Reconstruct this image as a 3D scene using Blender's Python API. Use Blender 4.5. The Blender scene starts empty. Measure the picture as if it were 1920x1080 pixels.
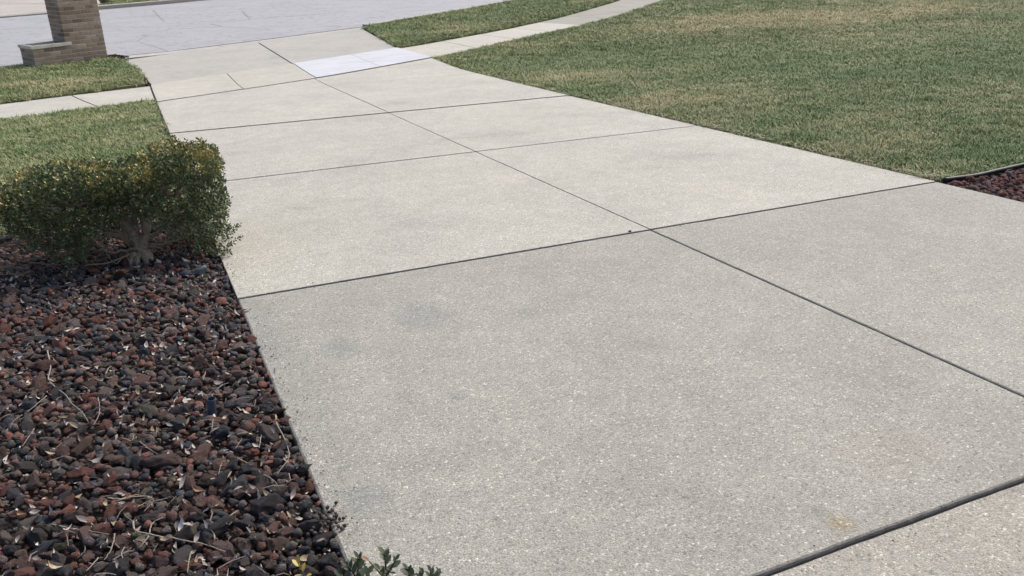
import bpy, bmesh, math, random
import numpy as np
from mathutils import Vector, Matrix, noise as mnoise
random.seed(7); rng = np.random.default_rng(7)
R = math.radians
scene = bpy.context.scene
col = scene.collection

# ------------------------------------------------------------------ camera
CAM = Vector((0.0, 0.1311, 2.4510))
right = Vector((0.9127350, -0.4085195, -0.0051588))
down = Vector((-0.1682708, -0.3643929, -0.9159163))
fwd = Vector((0.3722899, 0.8368570, -0.4013361))
cam_d = bpy.data.cameras.new('camera')
cam = bpy.data.objects.new('camera', cam_d); col.objects.link(cam)
m3 = Matrix((right, -down, -fwd)).transposed()
cam.matrix_world = Matrix.Translation(CAM) @ m3.to_4x4()
cam_d.sensor_width = 36; cam_d.sensor_fit = 'HORIZONTAL'
cam_d.lens = 1593.0 / 1920 * 36
cam_d.clip_start = 0.05; cam_d.clip_end = 2000
scene.camera = cam

# ------------------------------------------------------------------ light
SUN_EL, SUN_AZ = 50.0, 62.0          # azimuth clockwise from +Y
w = bpy.data.worlds.new('World'); scene.world = w; w.use_nodes = True
nt = w.node_tree; nt.nodes.clear()
sky = nt.nodes.new('ShaderNodeTexSky'); sky.sky_type = 'NISHITA'; sky.sun_disc = False
sky.sun_elevation = R(SUN_EL); sky.sun_rotation = R(SUN_AZ)
sky.dust_density = 5.0; sky.air_density = 1.0; sky.ozone_density = 1.0
bg = nt.nodes.new('ShaderNodeBackground'); bg.inputs['Strength'].default_value = 0.15
wo = nt.nodes.new('ShaderNodeOutputWorld')
nt.links.new(sky.outputs[0], bg.inputs[0]); nt.links.new(bg.outputs[0], wo.inputs[0])
sl = bpy.data.lights.new('sun', 'SUN'); sl.energy = 1.1; sl.angle = R(30); sl.color = (1.0, 0.96, 0.90)
so = bpy.data.objects.new('sun', sl); col.objects.link(so)
sdir = Vector((math.sin(R(SUN_AZ)) * math.cos(R(SUN_EL)), math.cos(R(SUN_AZ)) * math.cos(R(SUN_EL)), math.sin(R(SUN_EL))))
so.rotation_euler = sdir.to_track_quat('Z', 'Y').to_euler(); so.location = (0, 0, 30)
vs = scene.view_settings
vs.view_transform = 'Standard'; vs.look = 'None'; vs.gamma = 1.0; vs.exposure = 0.42; vs.use_curve_mapping = False

# ------------------------------------------------------------------ ground form
Y0 = 14.40; S = math.tan(R(3.8))
def gz(y):
    d = Y0 - y
    return S * 0.5 * (d + math.sqrt(d * d + 0.36)) - S * 0.04
def gzn(y):
    d = Y0 - y
    return S * 0.5 * (d + np.sqrt(d * d + 0.36)) - S * 0.04
def project(P):
    P = np.asarray(P, float) - np.array(CAM)
    c = np.stack([P @ np.array(right), P @ np.array(down), P @ np.array(fwd)], -1)
    z = np.where(np.abs(c[..., 2]) < 1e-6, 1e-6, c[..., 2])
    return 960 + 1593 * c[..., 0] / z, 540 + 1593 * c[..., 1] / z, c[..., 2]
def at(p, dz=0.0):
    """world point of the ground seen at a place measured in the photograph"""
    d = right * ((p[0] - 960) / 1593) + down * ((p[1] - 540) / 1593) + fwd
    lo, hi = 0.5, 120.0
    for _ in range(60):
        t = 0.5 * (lo + hi); P = CAM + d * t
        if P.z > gz(P.y) + dz: lo = t
        else: hi = t
    return CAM + d * lo

# ------------------------------------------------------------------ helpers
def link(o, parent=None):
    col.objects.link(o)
    if parent is not None: o.parent = parent
    return o
def mesh(name, verts, faces, mat=None, smooth=False):
    me = bpy.data.meshes.new(name)
    me.from_pydata([tuple(v) for v in verts], [], [tuple(f) for f in faces]); me.update()
    if mat: me.materials.append(mat)
    if smooth: me.polygons.foreach_set('use_smooth', [True] * len(me.polygons))
    return me
def obj(name, me, parent=None, loc=None):
    o = bpy.data.objects.new(name, me); link(o, parent)
    if loc is not None: o.location = loc
    return o
def tag(o, label=None, cat=None, group=None, kind=None):
    if label: o['label'] = label
    if cat: o['category'] = cat
    if group: o['group'] = group
    if kind: o['kind'] = kind
    return o
def empty(name, loc, rz=0.0):
    o = bpy.data.objects.new(name, None); link(o); o.location = loc; o.rotation_euler = (0, 0, rz); o.empty_display_size = .1
    return o
def bulk(name, V, F, mat, cols=None, smooth=False):
    """big mesh from numpy arrays; F is (n,3) or (n,4)"""
    me = bpy.data.meshes.new(name)
    k = F.shape[1]
    me.vertices.add(len(V)); me.vertices.foreach_set('co', np.ascontiguousarray(V, dtype=np.float32).ravel())
    me.loops.add(F.size); me.loops.foreach_set('vertex_index', np.ascontiguousarray(F, dtype=np.int32).ravel())
    me.polygons.add(len(F)); me.polygons.foreach_set('loop_start', np.arange(0, F.size, k, dtype=np.int32))
    me.polygons.foreach_set('loop_total', np.full(len(F), k, dtype=np.int32))
    if smooth: me.polygons.foreach_set('use_smooth', np.ones(len(F), dtype=bool))
    me.update(calc_edges=True); me.validate()
    if cols is not None:
        a = me.attributes.new('tint', 'FLOAT_COLOR', 'POINT')
        c4 = np.ones((len(V), 4), np.float32); c4[:, :3] = cols
        a.data.foreach_set('color', c4.ravel())
    me.materials.append(mat)
    return me

class NT:
    def __init__(s, name):
        s.m = bpy.data.materials.new(name); s.m.use_nodes = True
        s.t = s.m.node_tree; s.b = s.t.nodes['Principled BSDF']
    def n(s, typ, **kw):
        nd = s.t.nodes.new(typ)
        for k, v in kw.items(): setattr(nd, k, v)
        return nd
    def l(s, a, b): s.t.links.new(a, b)
    def coord(s, which='Object'): return s.n('ShaderNodeTexCoord').outputs[which]
    def pos(s): return s.n('ShaderNodeNewGeometry').outputs['Position']
    def noise(s, vec, scale, detail=3, rough=.55, dist=0):
        nd = s.n('ShaderNodeTexNoise'); s.l(vec, nd.inputs['Vector'])
        nd.inputs['Scale'].default_value = scale; nd.inputs['Detail'].default_value = detail
        nd.inputs['Roughness'].default_value = rough; nd.inputs['Distortion'].default_value = dist
        return nd.outputs['Fac']
    def voro(s, vec, scale, feature='F1', out='Distance'):
        nd = s.n('ShaderNodeTexVoronoi', feature=feature); s.l(vec, nd.inputs['Vector']); nd.inputs['Scale'].default_value = scale
        return nd.outputs[out]
    def ramp(s, fac, stops, interp='LINEAR'):
        nd = s.n('ShaderNodeValToRGB'); s.l(fac, nd.inputs['Fac']); cr = nd.color_ramp; cr.interpolation = interp
        while len(cr.elements) < len(stops): cr.elements.new(0.5)
        for e, (p, c) in zip(cr.elements, stops):
            e.position = p; e.color = (c, c, c, 1) if isinstance(c, (int, float)) else (*c, 1)
        return nd.outputs['Color']
    def mix(s, fac, a, b, mode='MIX'):
        nd = s.n('ShaderNodeMix', data_type='RGBA', blend_type=mode)
        for v, i in ((fac, nd.inputs[0]), (a, nd.inputs[6]), (b, nd.inputs[7])):
            if isinstance(v, (int, float)): i.default_value = v if i == nd.inputs[0] else (v, v, v, 1)
            elif isinstance(v, tuple): i.default_value = (*v, 1)
            else: s.l(v, i)
        return nd.outputs[2]
    def math(s, op, a, b=0.0, clamp=False):
        nd = s.n('ShaderNodeMath', operation=op, use_clamp=clamp)
        for v, i in ((a, nd.inputs[0]), (b, nd.inputs[1])):
            if isinstance(v, (int, float)): i.default_value = v
            else: s.l(v, i)
        return nd.outputs[0]
    def mapr(s, v, a, b, c, d):
        nd = s.n('ShaderNodeMapRange'); s.l(v, nd.inputs[0])
        for i, x in enumerate((a, b, c, d)): nd.inputs[i + 1].default_value = x
        return nd.outputs[0]
    def bump(s, h, strength, dist):
        nd = s.n('ShaderNodeBump'); s.l(h, nd.inputs['Height']); nd.inputs['Strength'].default_value = strength; nd.inputs['Distance'].default_value = dist
        s.l(nd.outputs[0], s.b.inputs['Normal'])
    def objcol(s): return s.n('ShaderNodeObjectInfo').outputs['Color']
    def attr(s, name, typ='GEOMETRY', out='Color'):
        nd = s.n('ShaderNodeAttribute', attribute_name=name, attribute_type=typ); return nd.outputs[out]
    def done(s, color, rough=.9, spec=.3):
        if isinstance(color, tuple): s.b.inputs['Base Color'].default_value = (*color, 1)
        else: s.l(color, s.b.inputs['Base Color'])
        if isinstance(rough, (int, float)): s.b.inputs['Roughness'].default_value = rough
        else: s.l(rough, s.b.inputs['Roughness'])
        s.b.inputs['Specular IOR Level'].default_value = spec
        return s.m

# ------------------------------------------------------------------ materials
def concrete(name, coarse=1.0, stains=(), rust=None):
    s = NT(name); P = s.pos()
    tone = s.objcol()
    # pebbly, weathered surface: grains of several sizes
    g1 = s.voro(P, 150, out='Color'); sep = s.n('ShaderNodeSeparateColor'); s.l(g1, sep.inputs[0])
    d1 = s.voro(P, 150)
    g2 = s.voro(P, 330, out='Color'); sep2 = s.n('ShaderNodeSeparateColor'); s.l(g2, sep2.inputs[0])
    k = coarse
    v1 = s.ramp(sep.outputs[0], [(0, 1 - .40 * k), (.08, 1 - .20 * k), (.2, 1 - .05 * k), (.74, 1.0), (.92, 1 + .10 * k), (.975, 1 + .42 * k), (1, 1 + .8 * k)])
    v2 = s.ramp(sep2.outputs[0], [(0, 1 - .38 * k), (.25, 1 - .1 * k), (.75, 1 + .05 * k), (1, 1 + .3 * k)])
    blot = s.ramp(s.noise(P, 1.1, 6, .66, .3), [(.27, .82), (.42, .95), (.55, 1.0), (.72, 1.07)])
    blot2 = s.ramp(s.noise(P, 6.5, 4, .6), [(.25, .91), (.75, 1.07)])
    if coarse < .3:
        mp = s.n('ShaderNodeMapping'); s.l(P, mp.inputs['Vector']); mp.inputs['Rotation'].default_value = (0, 0, R(-26)); mp.inputs['Scale'].default_value = (.5, 5, 1)
        blot2 = s.ramp(s.noise(mp.outputs[0], 2.2, 6, .7), [(.3, .84), (.6, 1.03), (.8, 1.06)])
    hue = s.mix(s.ramp(s.noise(P, .55, 2), [(.35, 0), (.65, 1)]), (.995, 1.0, 1.0), (1.008, 1.0, .99))
    c = s.mix(1.0, tone, v1, 'MULTIPLY'); c = s.mix(1.0, c, v2, 'MULTIPLY')
    c = s.mix(1.0, c, blot, 'MULTIPLY'); c = s.mix(1.0, c, blot2, 'MULTIPLY'); c = s.mix(1.0, c, hue, 'MULTIPLY')
    wob = s.noise(P, 9, 4, .65)
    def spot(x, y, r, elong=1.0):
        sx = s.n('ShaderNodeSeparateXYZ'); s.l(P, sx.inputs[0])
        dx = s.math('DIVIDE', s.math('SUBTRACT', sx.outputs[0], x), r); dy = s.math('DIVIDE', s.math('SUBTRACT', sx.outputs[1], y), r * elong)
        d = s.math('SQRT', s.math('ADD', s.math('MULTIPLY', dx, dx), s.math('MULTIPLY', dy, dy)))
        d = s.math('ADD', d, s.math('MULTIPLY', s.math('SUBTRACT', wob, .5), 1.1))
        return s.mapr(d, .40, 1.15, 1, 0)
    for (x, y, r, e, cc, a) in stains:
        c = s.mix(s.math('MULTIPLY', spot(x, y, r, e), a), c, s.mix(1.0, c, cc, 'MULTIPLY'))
    h = s.math('ADD', s.math('MULTIPLY', d1, -1.0), s.math('MULTIPLY', s.noise(P, 160, 3, .7), .9))
    s.bump(h, .45 * coarse, .006)
    return s.done(c, .82, .35)

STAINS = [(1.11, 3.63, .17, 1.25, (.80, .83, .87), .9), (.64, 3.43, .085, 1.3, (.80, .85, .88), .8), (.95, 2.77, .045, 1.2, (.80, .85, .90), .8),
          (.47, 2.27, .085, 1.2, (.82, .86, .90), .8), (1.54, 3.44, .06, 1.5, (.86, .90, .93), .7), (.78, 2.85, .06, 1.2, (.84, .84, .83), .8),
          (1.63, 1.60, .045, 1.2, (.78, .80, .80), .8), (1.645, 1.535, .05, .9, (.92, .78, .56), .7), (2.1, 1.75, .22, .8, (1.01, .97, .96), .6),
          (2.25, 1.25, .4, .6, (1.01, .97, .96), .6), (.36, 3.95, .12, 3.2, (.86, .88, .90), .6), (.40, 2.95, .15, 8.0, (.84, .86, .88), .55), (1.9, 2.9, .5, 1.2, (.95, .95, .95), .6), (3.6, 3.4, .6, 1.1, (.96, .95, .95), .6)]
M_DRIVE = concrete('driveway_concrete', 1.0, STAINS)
M_WALK = concrete('walk_concrete', .55)
M_FINE = concrete('fresh_concrete', .22)

def road_mat():
    s = NT('road_paving'); P = s.pos()
    mp = s.n('ShaderNodeMapping'); s.l(P, mp.inputs['Vector']); mp.inputs['Rotation'].default_value = (0, 0, R(-28)); mp.inputs['Scale'].default_value = (.55, 1.3, 1)
    st = s.noise(mp.outputs[0], 1.3, 6, .68)
    c = s.ramp(st, [(.25, (.31, .315, .325)), (.5, (.36, .366, .376)), (.75, (.405, .408, .412))])
    gr = s.ramp(s.noise(P, 55, 3, .7), [(.2, .82), (.8, 1.14)])
    c = s.mix(1.0, c, gr, 'MULTIPLY')
    mp2 = s.n('ShaderNodeMapping'); s.l(P, mp2.inputs['Vector']); mp2.inputs['Rotation'].default_value = (0, 0, R(-28)); mp2.inputs['Scale'].default_value = (1.6, 2.2, 1)
    # dark pits along the worn wheel band
    pits = s.ramp(s.noise(mp2.outputs[0], 3.2, 7, .75, .6), [(.54, 0), (.62, 1)])
    band = s.ramp(s.noise(mp.outputs[0], .55, 2), [(.30, 0), (.50, 1)])
    c = s.mix(s.math('MULTIPLY', s.math('MULTIPLY', pits, band), .55), c, (.12, .12, .135))
    ck = s.voro(s.mix(.35, P, s.n('ShaderNodeTexNoise').outputs['Color'], 'ADD'), .28, 'DISTANCE_TO_EDGE')
    c = s.mix(s.math('MULTIPLY', s.mapr(ck, .0, .009, 1, 0), s.ramp(s.noise(P, .5, 3), [(.42, 0), (.55, .75)])), c, (.16, .16, .17))
    s.bump(s.noise(P, 80, 3, .7), .3, .006)
    return s.done(c, .75, .4)
M_ROAD = road_mat()

def soil_mat(name, a, b, scale=14):
    s = NT(name); P = s.pos()
    c = s.ramp(s.noise(P, scale, 6, .7), [(.3, a), (.7, b)])
    s.bump(s.noise(P, scale * 5, 4, .7), .8, .02)
    return s.done(c, 1.0, .1)
M_SOIL = soil_mat('soil', (.028, .022, .017), (.075, .06, .045))
M_FILLER = soil_mat('joint_filler', (.05, .046, .04), (.14, .13, .115), 30)
M_BEDSOIL = soil_mat('bed_soil', (.03, .024, .021), (.075, .06, .052), 25)
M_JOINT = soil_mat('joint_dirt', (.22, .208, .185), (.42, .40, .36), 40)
M_GROUND = soil_mat('ground_cover', (.06, .065, .03), (.13, .12, .07), .8)

# where the lawn has stayed dormant (+) or greened up (-): x, y, half widths, amount
TANS = [(-.8, 15.6, 1.6, .9, .26), (-.2, 12.2, .8, .6, .16), (5.83, 5.35, 0.8, 0.7, 0.34), (6.27, 8.63, 1.6, 0.9, 0.26), (6.54, 12.11, 1.6, 1.6, 0.16), (14.75, 17.78, 4.5, 1.8, 0.34), (21.15, 18.25, 5.0, 2.0, 0.30), (14.92, 14.14, 3.0, 1.5, 0.16), (8.83, 13.49, 2.6, 1.5, -0.22), (9.23, 8.95, 2.2, 1.0, -0.24), (12.73, 9.74, 2.0, 1.5, -0.26), (6.48, 4.79, 0.7, 0.4, -0.30), (5.50, 6.02, 0.8, 0.6, -0.20), (5.14, 10.10, 0.5, 1.5, -0.15), (7.44, 15.76, 1.2, 1.0, 0.10), (-0.77, 10.24, 0.8, 1.2, -0.10), (-1.24, 15.52, 1.0, 0.5, 0.12), (6.89, 18.79, 1.2, 0.8, 0.12), (11.03, 22.61, 2.0, 1.2, -0.12)]
def patches(s, P):
    """0 green .. 1 dormant tan, in the irregular patches of a lawn coming out of winter"""
    mp = s.n('ShaderNodeMapping'); s.l(P, mp.inputs['Vector']); mp.inputs['Rotation'].default_value = (0, 0, R(24)); mp.inputs['Scale'].default_value = (.55, 1.25, 1)
    a = s.noise(mp.outputs[0], .55, 4, .6, .4); b = s.noise(mp.outputs[0], 2.6, 4, .65, .3); c = s.noise(P, 9, 3, .6)
    sx = s.n('ShaderNodeSeparateXYZ'); s.l(P, sx.inputs[0]); blob = None
    for (x, y, rx, ry, k) in TANS:
        u = s.math('DIVIDE', s.math('SUBTRACT', sx.outputs[0], x), rx); w_ = s.math('DIVIDE', s.math('SUBTRACT', sx.outputs[1], y), ry)
        q = s.math('POWER', 2.718, s.math('MULTIPLY', s.math('ADD', s.math('MULTIPLY', u, u), s.math('MULTIPLY', w_, w_)), -1.0))
        q = s.math('MULTIPLY', q, k); blob = q if blob is None else s.math('ADD', blob, q)
    v = s.math('ADD', s.math('ADD', s.math('MULTIPLY', a, 1.15), s.math('MULTIPLY', b, .85)), s.math('MULTIPLY', c, .35))
    v = s.math('ADD', v, blob)
    return s.mapr(v, .98, 1.62, 0, 1)
def lawn_mat():
    s = NT('lawn_turf'); P = s.pos()
    c = s.mix(patches(s, P), (.185, .222, .088), (.34, .31, .175))
    c = s.mix(1.0, c, s.ramp(s.noise(P, 40, 4, .7), [(.25, .45), (.75, 1.2)]), 'MULTIPLY')
    s.bump(s.noise(P, 60, 4, .7), 1.0, .03)
    return s.done(c, 1.0, .1)
M_LAWN = lawn_mat()
def grass_mat():
    s = NT('grass_blades'); P = s.pos()
    oi = s.n('ShaderNodeObjectInfo')
    rnd = s.math('MULTIPLY', s.math('SUBTRACT', oi.outputs['Random'], .5), .45)
    bl = s.attr('tint', out='Fac')
    v = s.math('ADD', s.math('ADD', patches(s, P), rnd), s.math('MULTIPLY', s.math('SUBTRACT', bl, .5), .7))
    c = s.ramp(v, [(0, (.188, .258, .102)), (.35, (.262, .308, .136)), (.68, (.40, .385, .205)), (1.0, (.58, .505, .305))])
    s.b.inputs['Subsurface Weight'].default_value = 0
    return s.done(c, .6, .25)
M_GRASS = grass_mat()

def rock_mat(stuff=False):
    s = NT('lava_rock_stuff' if stuff else 'lava_rock'); P = s.coord('Object') if not stuff else s.pos()
    base = s.attr('tint') if stuff else s.objcol()
    v = s.ramp(s.noise(P, 60, 5, .7), [(.2, .55), (.5, 1.0), (.8, 1.5)])
    c = s.mix(1.0, base, v, 'MULTIPLY')
    pits = s.voro(P, 260)
    c = s.mix(s.mapr(pits, .0, .35, .55, 0), c, (.012, .010, .010))
    dust = s.ramp(s.noise(P, 22, 4, .7), [(.62, 0), (.8, .35)])
    c = s.mix(dust, c, (.15, .135, .12))
    s.bump(s.math('ADD', s.noise(P, 190, 4, .75), s.math('MULTIPLY', pits, .8)), .8, .006)
    return s.done(c, .88, .25)
M_ROCK = rock_mat(); M_ROCKS = rock_mat(True)

def tint_mat(name, rough=.6, spec=.3, trans=0.0, use='attr', grain=40, lo=.75, hi=1.2):
    s = NT(name)
    base = s.attr('tint') if use == 'attr' else s.objcol()
    c = s.mix(1.0, base, s.ramp(s.noise(s.coord(), grain, 4, .7), [(.25, lo), (.75, hi)]), 'MULTIPLY')
    return s.done(c, rough, spec)
M_LEAF = tint_mat('shrub_leaf', .42, .45)
M_SPRIGLEAF = tint_mat('sprig_leaf', .45, .4, use='obj', grain=120)
M_DRYLEAF = tint_mat('dry_leaf', .7, .25, use='obj', grain=120, lo=.65)
M_DRYLEAFS = tint_mat('dry_leaf_litter', .7, .25, grain=120, lo=.65)
M_TWIG = tint_mat('twig_bark', .8, .2, use='obj', grain=90, lo=.6, hi=1.25)
M_BARK = tint_mat('shrub_bark', .9, .15, use='obj', grain=45, lo=.5, hi=1.35)
M_PELLET = tint_mat('pellet', .65, .3, use='obj', grain=160)
def brick_mat():
    s = NT('brick_clay'); P = s.coord()
    c = s.mix(1.0, s.objcol(), s.ramp(s.noise(P, 22, 5, .7), [(.25, .74), (.75, 1.22)]), 'MULTIPLY')
    c = s.mix(s.ramp(s.noise(s.pos(), 7, 4, .7), [(.58, 0), (.75, .3)]), c, (.42, .37, .32))
    s.bump(s.noise(P, 120, 4, .7), .5, .004)
    return s.done(c, .9, .2)
M_BRICK = brick_mat()
M_MORTAR = soil_mat('mortar', (.38, .325, .275), (.48, .42, .365), 30)
M_CAP = concrete('limestone', .25)
def plastic(name, c, rough=.4):
    s = NT(name); P = s.coord()
    cc = s.mix(s.ramp(s.noise(P, 35, 4, .7), [(.45, 0), (.8, .55)]), c, (.11, .105, .10))
    return s.done(cc, rough, .5)
M_EDGING = plastic('black_plastic', (.014, .015, .018), .38)
M_PIPE = plastic('dark_blue_plastic', (.030, .046, .070), .45)
M_PIPEIN = plastic('pipe_inside', (.01, .012, .016), .6)
M_DOME = plastic('blue_grey_stone', (.07, .095, .115), .6)

# ------------------------------------------------------------------ polygons on the ground
def inset(poly, d):
    n = len(poly); out = []
    for i in range(n):
        p0, p1, p2 = Vector(poly[i - 1]), Vector(poly[i]), Vector(poly[(i + 1) % n])
        e1 = (p1 - p0).normalized(); e2 = (p2 - p1).normalized()
        n1 = Vector((-e1.y, e1.x)); n2 = Vector((-e2.y, e2.x))
        k = 1 + n1.dot(n2)
        out.append(p1 + (n1 + n2) * (d / max(k, .3)))
    return out
def ccw(poly):
    a = sum(poly[i - 1][0] * poly[i][1] - poly[i][0] * poly[i - 1][1] for i in range(len(poly)))
    return list(poly) if a > 0 else list(poly)[::-1]
def resample(poly, step, jit=0.0):
    out = []
    n = len(poly)
    for i in range(n):
        a, b = Vector(poly[i]), Vector(poly[(i + 1) % n]); L = (b - a).length; k = max(1, int(L / step))
        e = (b - a).normalized() if L > 1e-9 else Vector((1, 0)); nn = Vector((-e.y, e.x))
        for j in range(k):
            p = a.lerp(b, j / k)
            if j and jit: p = p + nn * ((mnoise.noise(Vector((p.x * 3.1, p.y * 3.1, 2))) * .6 + mnoise.noise(Vector((p.x * 14, p.y * 14, 5))) * .4) * jit)
            out.append(p)
    return out
def raise_to(bm, step=.3, lo=12.6, hi=16.2):
    """follow the slope: cut across the bend where it matters, then lift"""
    ys = [v.co.y for v in bm.verts]
    y = lo
    while y < hi:
        if min(ys) < y < max(ys):
            bmesh.ops.bisect_plane(bm, geom=bm.verts[:] + bm.edges[:] + bm.faces[:], plane_co=(0, y, 0), plane_no=(0, 1, 0))
        y += step
    for v in bm.verts: v.co.z += gz(v.co.y)
def slab(name, poly, mat, parent, tone, gap=.01, bevel=.008, thick=.1, top=0.0, jit=.004, step=.05, label=None):
    own = random.uniform(0, 90)
    p = resample(ccw(poly), step, 0)
    p = inset(p, gap * .5)
    if jit:
        p = [v + Vector((mnoise.noise(Vector((v.x * 9, v.y * 9, 1))), mnoise.noise(Vector((v.x * 9, v.y * 9, 7))))) * jit
             + Vector((mnoise.noise(Vector((v.x * 30, v.y * 30, own))), mnoise.noise(Vector((v.x * 30, v.y * 30, own + 7))))) * jit * .55 for v in p]
    rings = [(0, -thick), (0, -bevel * 1.1), (bevel * .3, -bevel * .3), (bevel, 0)]
    bm = bmesh.new(); prev = None
    for d, z in rings:
        q = inset(p, d) if d else p
        vs_ = [bm.verts.new((v.x, v.y, z + top)) for v in q]
        if prev:
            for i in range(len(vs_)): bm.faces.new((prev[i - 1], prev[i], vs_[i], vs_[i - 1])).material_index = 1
        prev = vs_
    bm.faces.new(prev)
    raise_to(bm)
    bmesh.ops.triangulate(bm, faces=[f for f in bm.faces if len(f.verts) > 4])
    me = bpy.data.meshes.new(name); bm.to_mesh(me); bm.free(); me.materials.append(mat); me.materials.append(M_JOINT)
    o = obj(name, me, parent); o.color = (*tone, 1)
    if label: o['label'] = label
    return o
def sheet(name, poly, mat, top, parent=None, skirt=0.0, step=.5, grid=None):
    p = ccw(poly); p = resample(p, step)
    bm = bmesh.new(); vs_ = [bm.verts.new((v.x, v.y, top)) for v in p]
    bm.faces.new(vs_)
    if skirt:
        low = [bm.verts.new((v.x, v.y, top - skirt)) for v in p]
        for i in range(len(p)): bm.faces.new((low[i - 1], low[i], vs_[i], vs_[i - 1]))
    raise_to(bm)
    bmesh.ops.triangulate(bm, faces=[f for f in bm.faces if len(f.verts) > 4])
    me = bpy.data.meshes.new(name); bm.to_mesh(me); bm.free(); me.materials.append(mat)
    return obj(name, me, parent)

# big base ground
ys = [-300, -60, -20, -8, 0, 6, 10, 12, 13, 13.6, 14, 14.4, 14.8, 15.4, 16.5, 18, 22, 40, 90, 320]
xs = [-320, -80, -20, 0, 20, 80, 320]
gv = [(x, y, (gz(max(y, -20)) - .22)) for y in ys for x in xs]
gf = [(j * len(xs) + i, j * len(xs) + i + 1, (j + 1) * len(xs) + i + 1, (j + 1) * len(xs) + i) for j in range(len(ys) - 1) for i in range(len(xs) - 1)]
tag(obj('ground', mesh('ground', gv, gf, M_GROUND)), kind='structure')

# ------------------------------------------------------------------ the driveway
XL, XC, XR = .325, 2.79, 5.22
def j1(x): return 12.95 + (x - .33) * .552       # sidewalk's near joint
def j1far(x): return 14.92 + (x - .33) * .485      # sidewalk's far joint
dw = sheet('driveway', [(XL + .02, -2.4), (XR - .02, -2.4), (XR, j1(XR)), (5.1, j1far(5.1)), (XL, j1far(XL)), (XL, j1(XL))], M_FILLER, -.013)
tag(dw, kind='structure')
base = np.array((.468, .459, .402))
def T(k, warm=0.0): return tuple(base * k * np.array((1 + warm, 1, 1 - warm)))
rows = [(-2.3, 1.455, .000, .79, .016), (1.455, 4.30, .003, .755, .0), (4.30, 7.20, .006, .97, .002), (7.20, 10.0, .008, 1.0, .0)]  # near rows toned darker: the sun's forward-scatter contrast is put into slab colour
GAPS = {1.455: .013, 4.30: .009, 7.20: .014, 10.0: .022}
for (ya, yb, top, tl, wm) in rows:
    for side, (xa, xb) in enumerate(((XL, XC), (XC, XR))):
        k = tl * (1.0 if side == 0 else 1.01)
        ga = GAPS.get(ya, .01) * .5; gb = GAPS.get(yb, .01) * .5
        if side == 1 and yb == 7.20: gb = .005
        if side == 1 and ya == 7.20: ga = .005
        bev = .009 if ya == 1.455 else .0035
        xa_, xb_ = xa + (.0 if side == 0 else .0015), xb - (.0015 if side == 0 else 0)
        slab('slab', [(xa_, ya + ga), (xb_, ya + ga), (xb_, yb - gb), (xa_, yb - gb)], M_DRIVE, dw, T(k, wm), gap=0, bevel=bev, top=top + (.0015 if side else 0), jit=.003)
# last row before the sidewalk, with a hairline tooled joint
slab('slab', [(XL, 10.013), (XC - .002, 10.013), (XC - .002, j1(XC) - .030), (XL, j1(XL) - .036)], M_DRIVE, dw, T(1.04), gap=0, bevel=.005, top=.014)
slab('slab', [(XC + .002, 10.013), (XR, 10.013), (XR + .03, 13.298), (XC + .002, 13.208)], M_DRIVE, dw, T(1.03), gap=0, bevel=.004, top=.0155)
slab('slab', [(XC + .002, 13.216), (XR + .03, 13.306), (XR + .07, j1(XR + .07) - .042), (XC + .002, j1(XC) - .042)], M_DRIVE, dw, T(1.05), gap=0, bevel=.004, top=.0155)
# sidewalk crossing
slab('slab', [(XL, j1(XL)), (1.585, j1(1.585)), (1.565, j1far(1.565)), (XL, j1far(XL))], M_WALK, dw, T(1.03, .01), gap=.006, bevel=.005, top=.020)
slab('slab', [(1.585, j1(1.585)), (2.83, j1(2.83)), (2.80, j1far(2.80)), (1.565, j1far(1.565))], M_WALK, dw, T(1.0, .012), gap=.006, bevel=.005, top=.020)
WH = (.565, .585, .62)
slab('slab', [(2.83, j1(2.83)), (4.12, j1(4.12)), (4.02, j1far(4.02)), (2.80, j1far(2.80))], M_FINE, dw, WH, gap=.003, bevel=.003, top=.025, label='bright white newly poured slab, left half of the replaced walk square')
slab('slab', [(4.12, j1(4.12)), (5.30, j1(5.30) - .0), (5.10, j1far(5.10)), (4.02, j1far(4.02))], M_FINE, dw, tuple(np.array(WH) * .99), gap=.003, bevel=.003, top=.025, label='bright white newly poured slab, right half of the replaced walk square')

# road edge line (front of the gutter) and offsets
NEAR = [(-40, 2.2), (-20, 10.2), (-10, 14.5), (-4, 17.1), (-1.65, 18.15), (-.45, 18.72), (-.05, 18.74), (.9, 19.0), (2.71, 19.87), (5.56, 21.35), (7.62, 22.85), (11.43, 25.75), (15, 29.0), (20, 34.4), (26, 42.5), (32, 54)]
FARE = [(-46, 9.5), (-25, 18.0), (-8, 25.4), (-2.87, 27.95), (-1.2, 28.75), (1.4, 30.1), (5, 32.4), (9.5, 36.0), (14, 41.0), (19, 48), (24, 60)]
def offset_line(line, d):
    out = []
    for i, p in enumerate(line):
        a = Vector(line[max(0, i - 1)]); b = Vector(line[min(len(line) - 1, i + 1)]); e = (b - a).normalized()
        out.append(Vector(p) + Vector((-e.y, e.x)) * d)
    return out
def strip(line, d0, d1): return [tuple(v) for v in offset_line(line, d0)] + [tuple(v) for v in offset_line(line, d1)][::-1]
rd = sheet('road', [tuple(v) for v in offset_line(NEAR, .0)] + [tuple(v) for v in FARE][::-1], M_ROAD, -.035); tag(rd, kind='structure')

def clip_line(line, x0, x1):
    def yat(x):
        for (a, b) in zip(line[:-1], line[1:]):
            if a[0] <= x <= b[0]: return a[1] + (b[1] - a[1]) * (x - a[0]) / (b[0] - a[0])
    return [(x0, yat(x0))] + [p for p in line if x0 + .05 < p[0] < x1 - .05] + [(x1, yat(x1))]
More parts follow.
